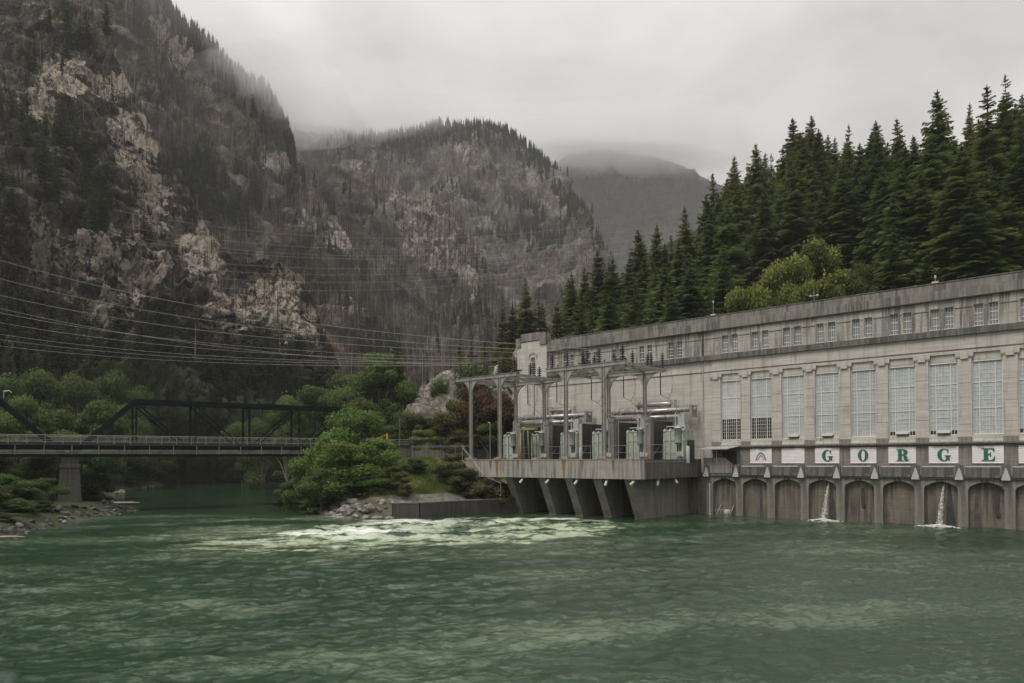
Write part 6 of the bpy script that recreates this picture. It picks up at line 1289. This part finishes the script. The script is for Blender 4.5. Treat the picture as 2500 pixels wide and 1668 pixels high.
# grass
pts = np.stack([g_.uniform(-34, 6, 60000), g_.uniform(110, 150, 60000)], 1); gz = gheight(pts); ds = line_dist(pts, SR); ok = (~inside(pts, RIV)) & (gz > 3.2) & (gz < 9.9) & (ds < 25); f = fbm(np.stack([pts[:, 0], pts[:, 1], pts[:, 0]*0], 1)/5.0, 3, 900); ok &= (f+g_.random(len(f))*.5 > .02); pts, gz, f = pts[ok], gz[ok], f[ok]; n = len(pts)
a = g_.random(n)*6.28; hgt = g_.uniform(.25, .7, n)*(1+f); w = .05; d = np.stack([np.cos(a), np.sin(a), 0*a], 1); base = np.stack([pts[:, 0], pts[:, 1], gz], 1); ln = np.stack([g_.normal(0, .2, n), g_.normal(0, .2, n), hgt], 1)
Q = np.stack([base-d*w, base+d*w, base+ln+d*.012, base+ln-d*.012], 1); T = np.clip(.35+.35*g_.random(n)-f*.9+.25*(gz < 5), 0, 1); tag(obj('grass', quads_mesh('grass', Q, T, M['grass']), kind='stuff'), 'rough green and straw grass on the bank', 'grass')
# drift logs
def log(x, y, L, ang, r_, lb):
    q = at_z(x, y, .35); o = empty('driftwood_log', tuple(q), R(ang), lb, 'log', 'driftwood on the left shore'); MB().tube([(-L/2, 0, 0), (-L*.1, .1, .08), (L*.25, -.05, .1), (L/2, .1, .05)], [r_, r_*.95, r_*.8, r_*.5], 8).build('stem', M['log'], o, True); MB().tube([(L*.2, 0, 0), (L*.3, .4, .5)], [r_*.35, r_*.1], 5).build('stub', M['log'], o)
log(295, 1229, 7.5, 8, .26, 'long bleached drift log off the bridge pier'); log(275, 1203, 6.5, 4, .22, 'bleached drift log below the left bank shrubs'); log(88, 1277, 3.2, 35, .16, 'short tan drift log among left shore rocks'); log(15, 1313, 4.0, 5, .16, 'pale drift log at the left frame edge'); log(405, 1180, 9, -5, .35, 'pale drift log on the shore under the bridge'); log(548, 1164, 8, 0, .3, 'pale drift log on the far gravel bar')
HAZE = 0.00010
MIST = [(640, 205, 800, 60, 55, 38, .0045), (690, 266, 860, 75, 60, 38, .0045), (600, 160, 790, 65, 50, 36, .003), (430, 0, 740, 90, 60, 50, .002), (560, 190, 770, 40, 40, 22, .004),
        (780, 288, 1380, 220, 150, 50, .0045), (900, 302, 1390, 170, 150, 34, .0035), (720, 262, 1300, 130, 140, 60, .004), (1010, 305, 1400, 130, 120, 26, .003),
        (1430, 340, 2400, 640, 200, 95, .0015), (1620, 358, 2400, 640, 220, 105, .0015), (1300, 300, 2350, 800, 250, 120, .0006), (1560, 290, 2350, 900, 260, 120, .0006), (1470, 362, 2440, 380, 100, 55, .0028), (1580, 385, 2440, 300, 100, 50, .0022), (1370, 385, 2430, 240, 100, 45, .002)]
# ================================================================== AIR
def vol(name, col, dens, aniso=0.0):
    m = bpy.data.materials.new(name); m.use_nodes = True; nt = m.node_tree; nt.nodes.clear(); o = nt.nodes.new('ShaderNodeOutputMaterial'); v = nt.nodes.new('ShaderNodeVolumePrincipled')
    v.inputs['Color'].default_value = (*col, 1); v.inputs['Density'].default_value = dens; v.inputs['Anisotropy'].default_value = aniso; nt.links.new(v.outputs[0], o.inputs['Volume']); return m
hz = obj('haze', MB().box(-3200, 3200, -600, 4300, -9, 1560).mesh('haze', vol('pale_haze', (.93, .93, .93), HAZE)), kind='stuff'); tag(hz, 'thin grey haze filling the valley', 'haze')

mist_m = {}
def mist(px_, py_, Y, rx, ry, rz, dens, seed):
    P = at(px_, py_, Y); bm = bmesh.new(); bmesh.ops.create_icosphere(bm, subdivisions=4, radius=1.0); co = np.array([v.co[:] for v in bm.verts]); d = 1+.45*fbm(co*1.4+seed*7.7, 4, seed)
    for v, s in zip(bm.verts, d): v.co = (v.co.x*s*rx, v.co.y*s*ry, v.co.z*s*rz)
    me = bpy.data.meshes.new('mist'); bm.to_mesh(me); bm.free()
    if dens not in mist_m: mist_m[dens] = vol('drifting_mist', (.97, .965, .96), dens)
    me.materials.append(mist_m[dens]); o = obj('mist', me, kind='stuff'); o.location = tuple(P); return o
for i, a in enumerate(MIST): tag(mist(*a, 600+i), 'pale cloud mist drifting over the mountain ridges', 'mist')
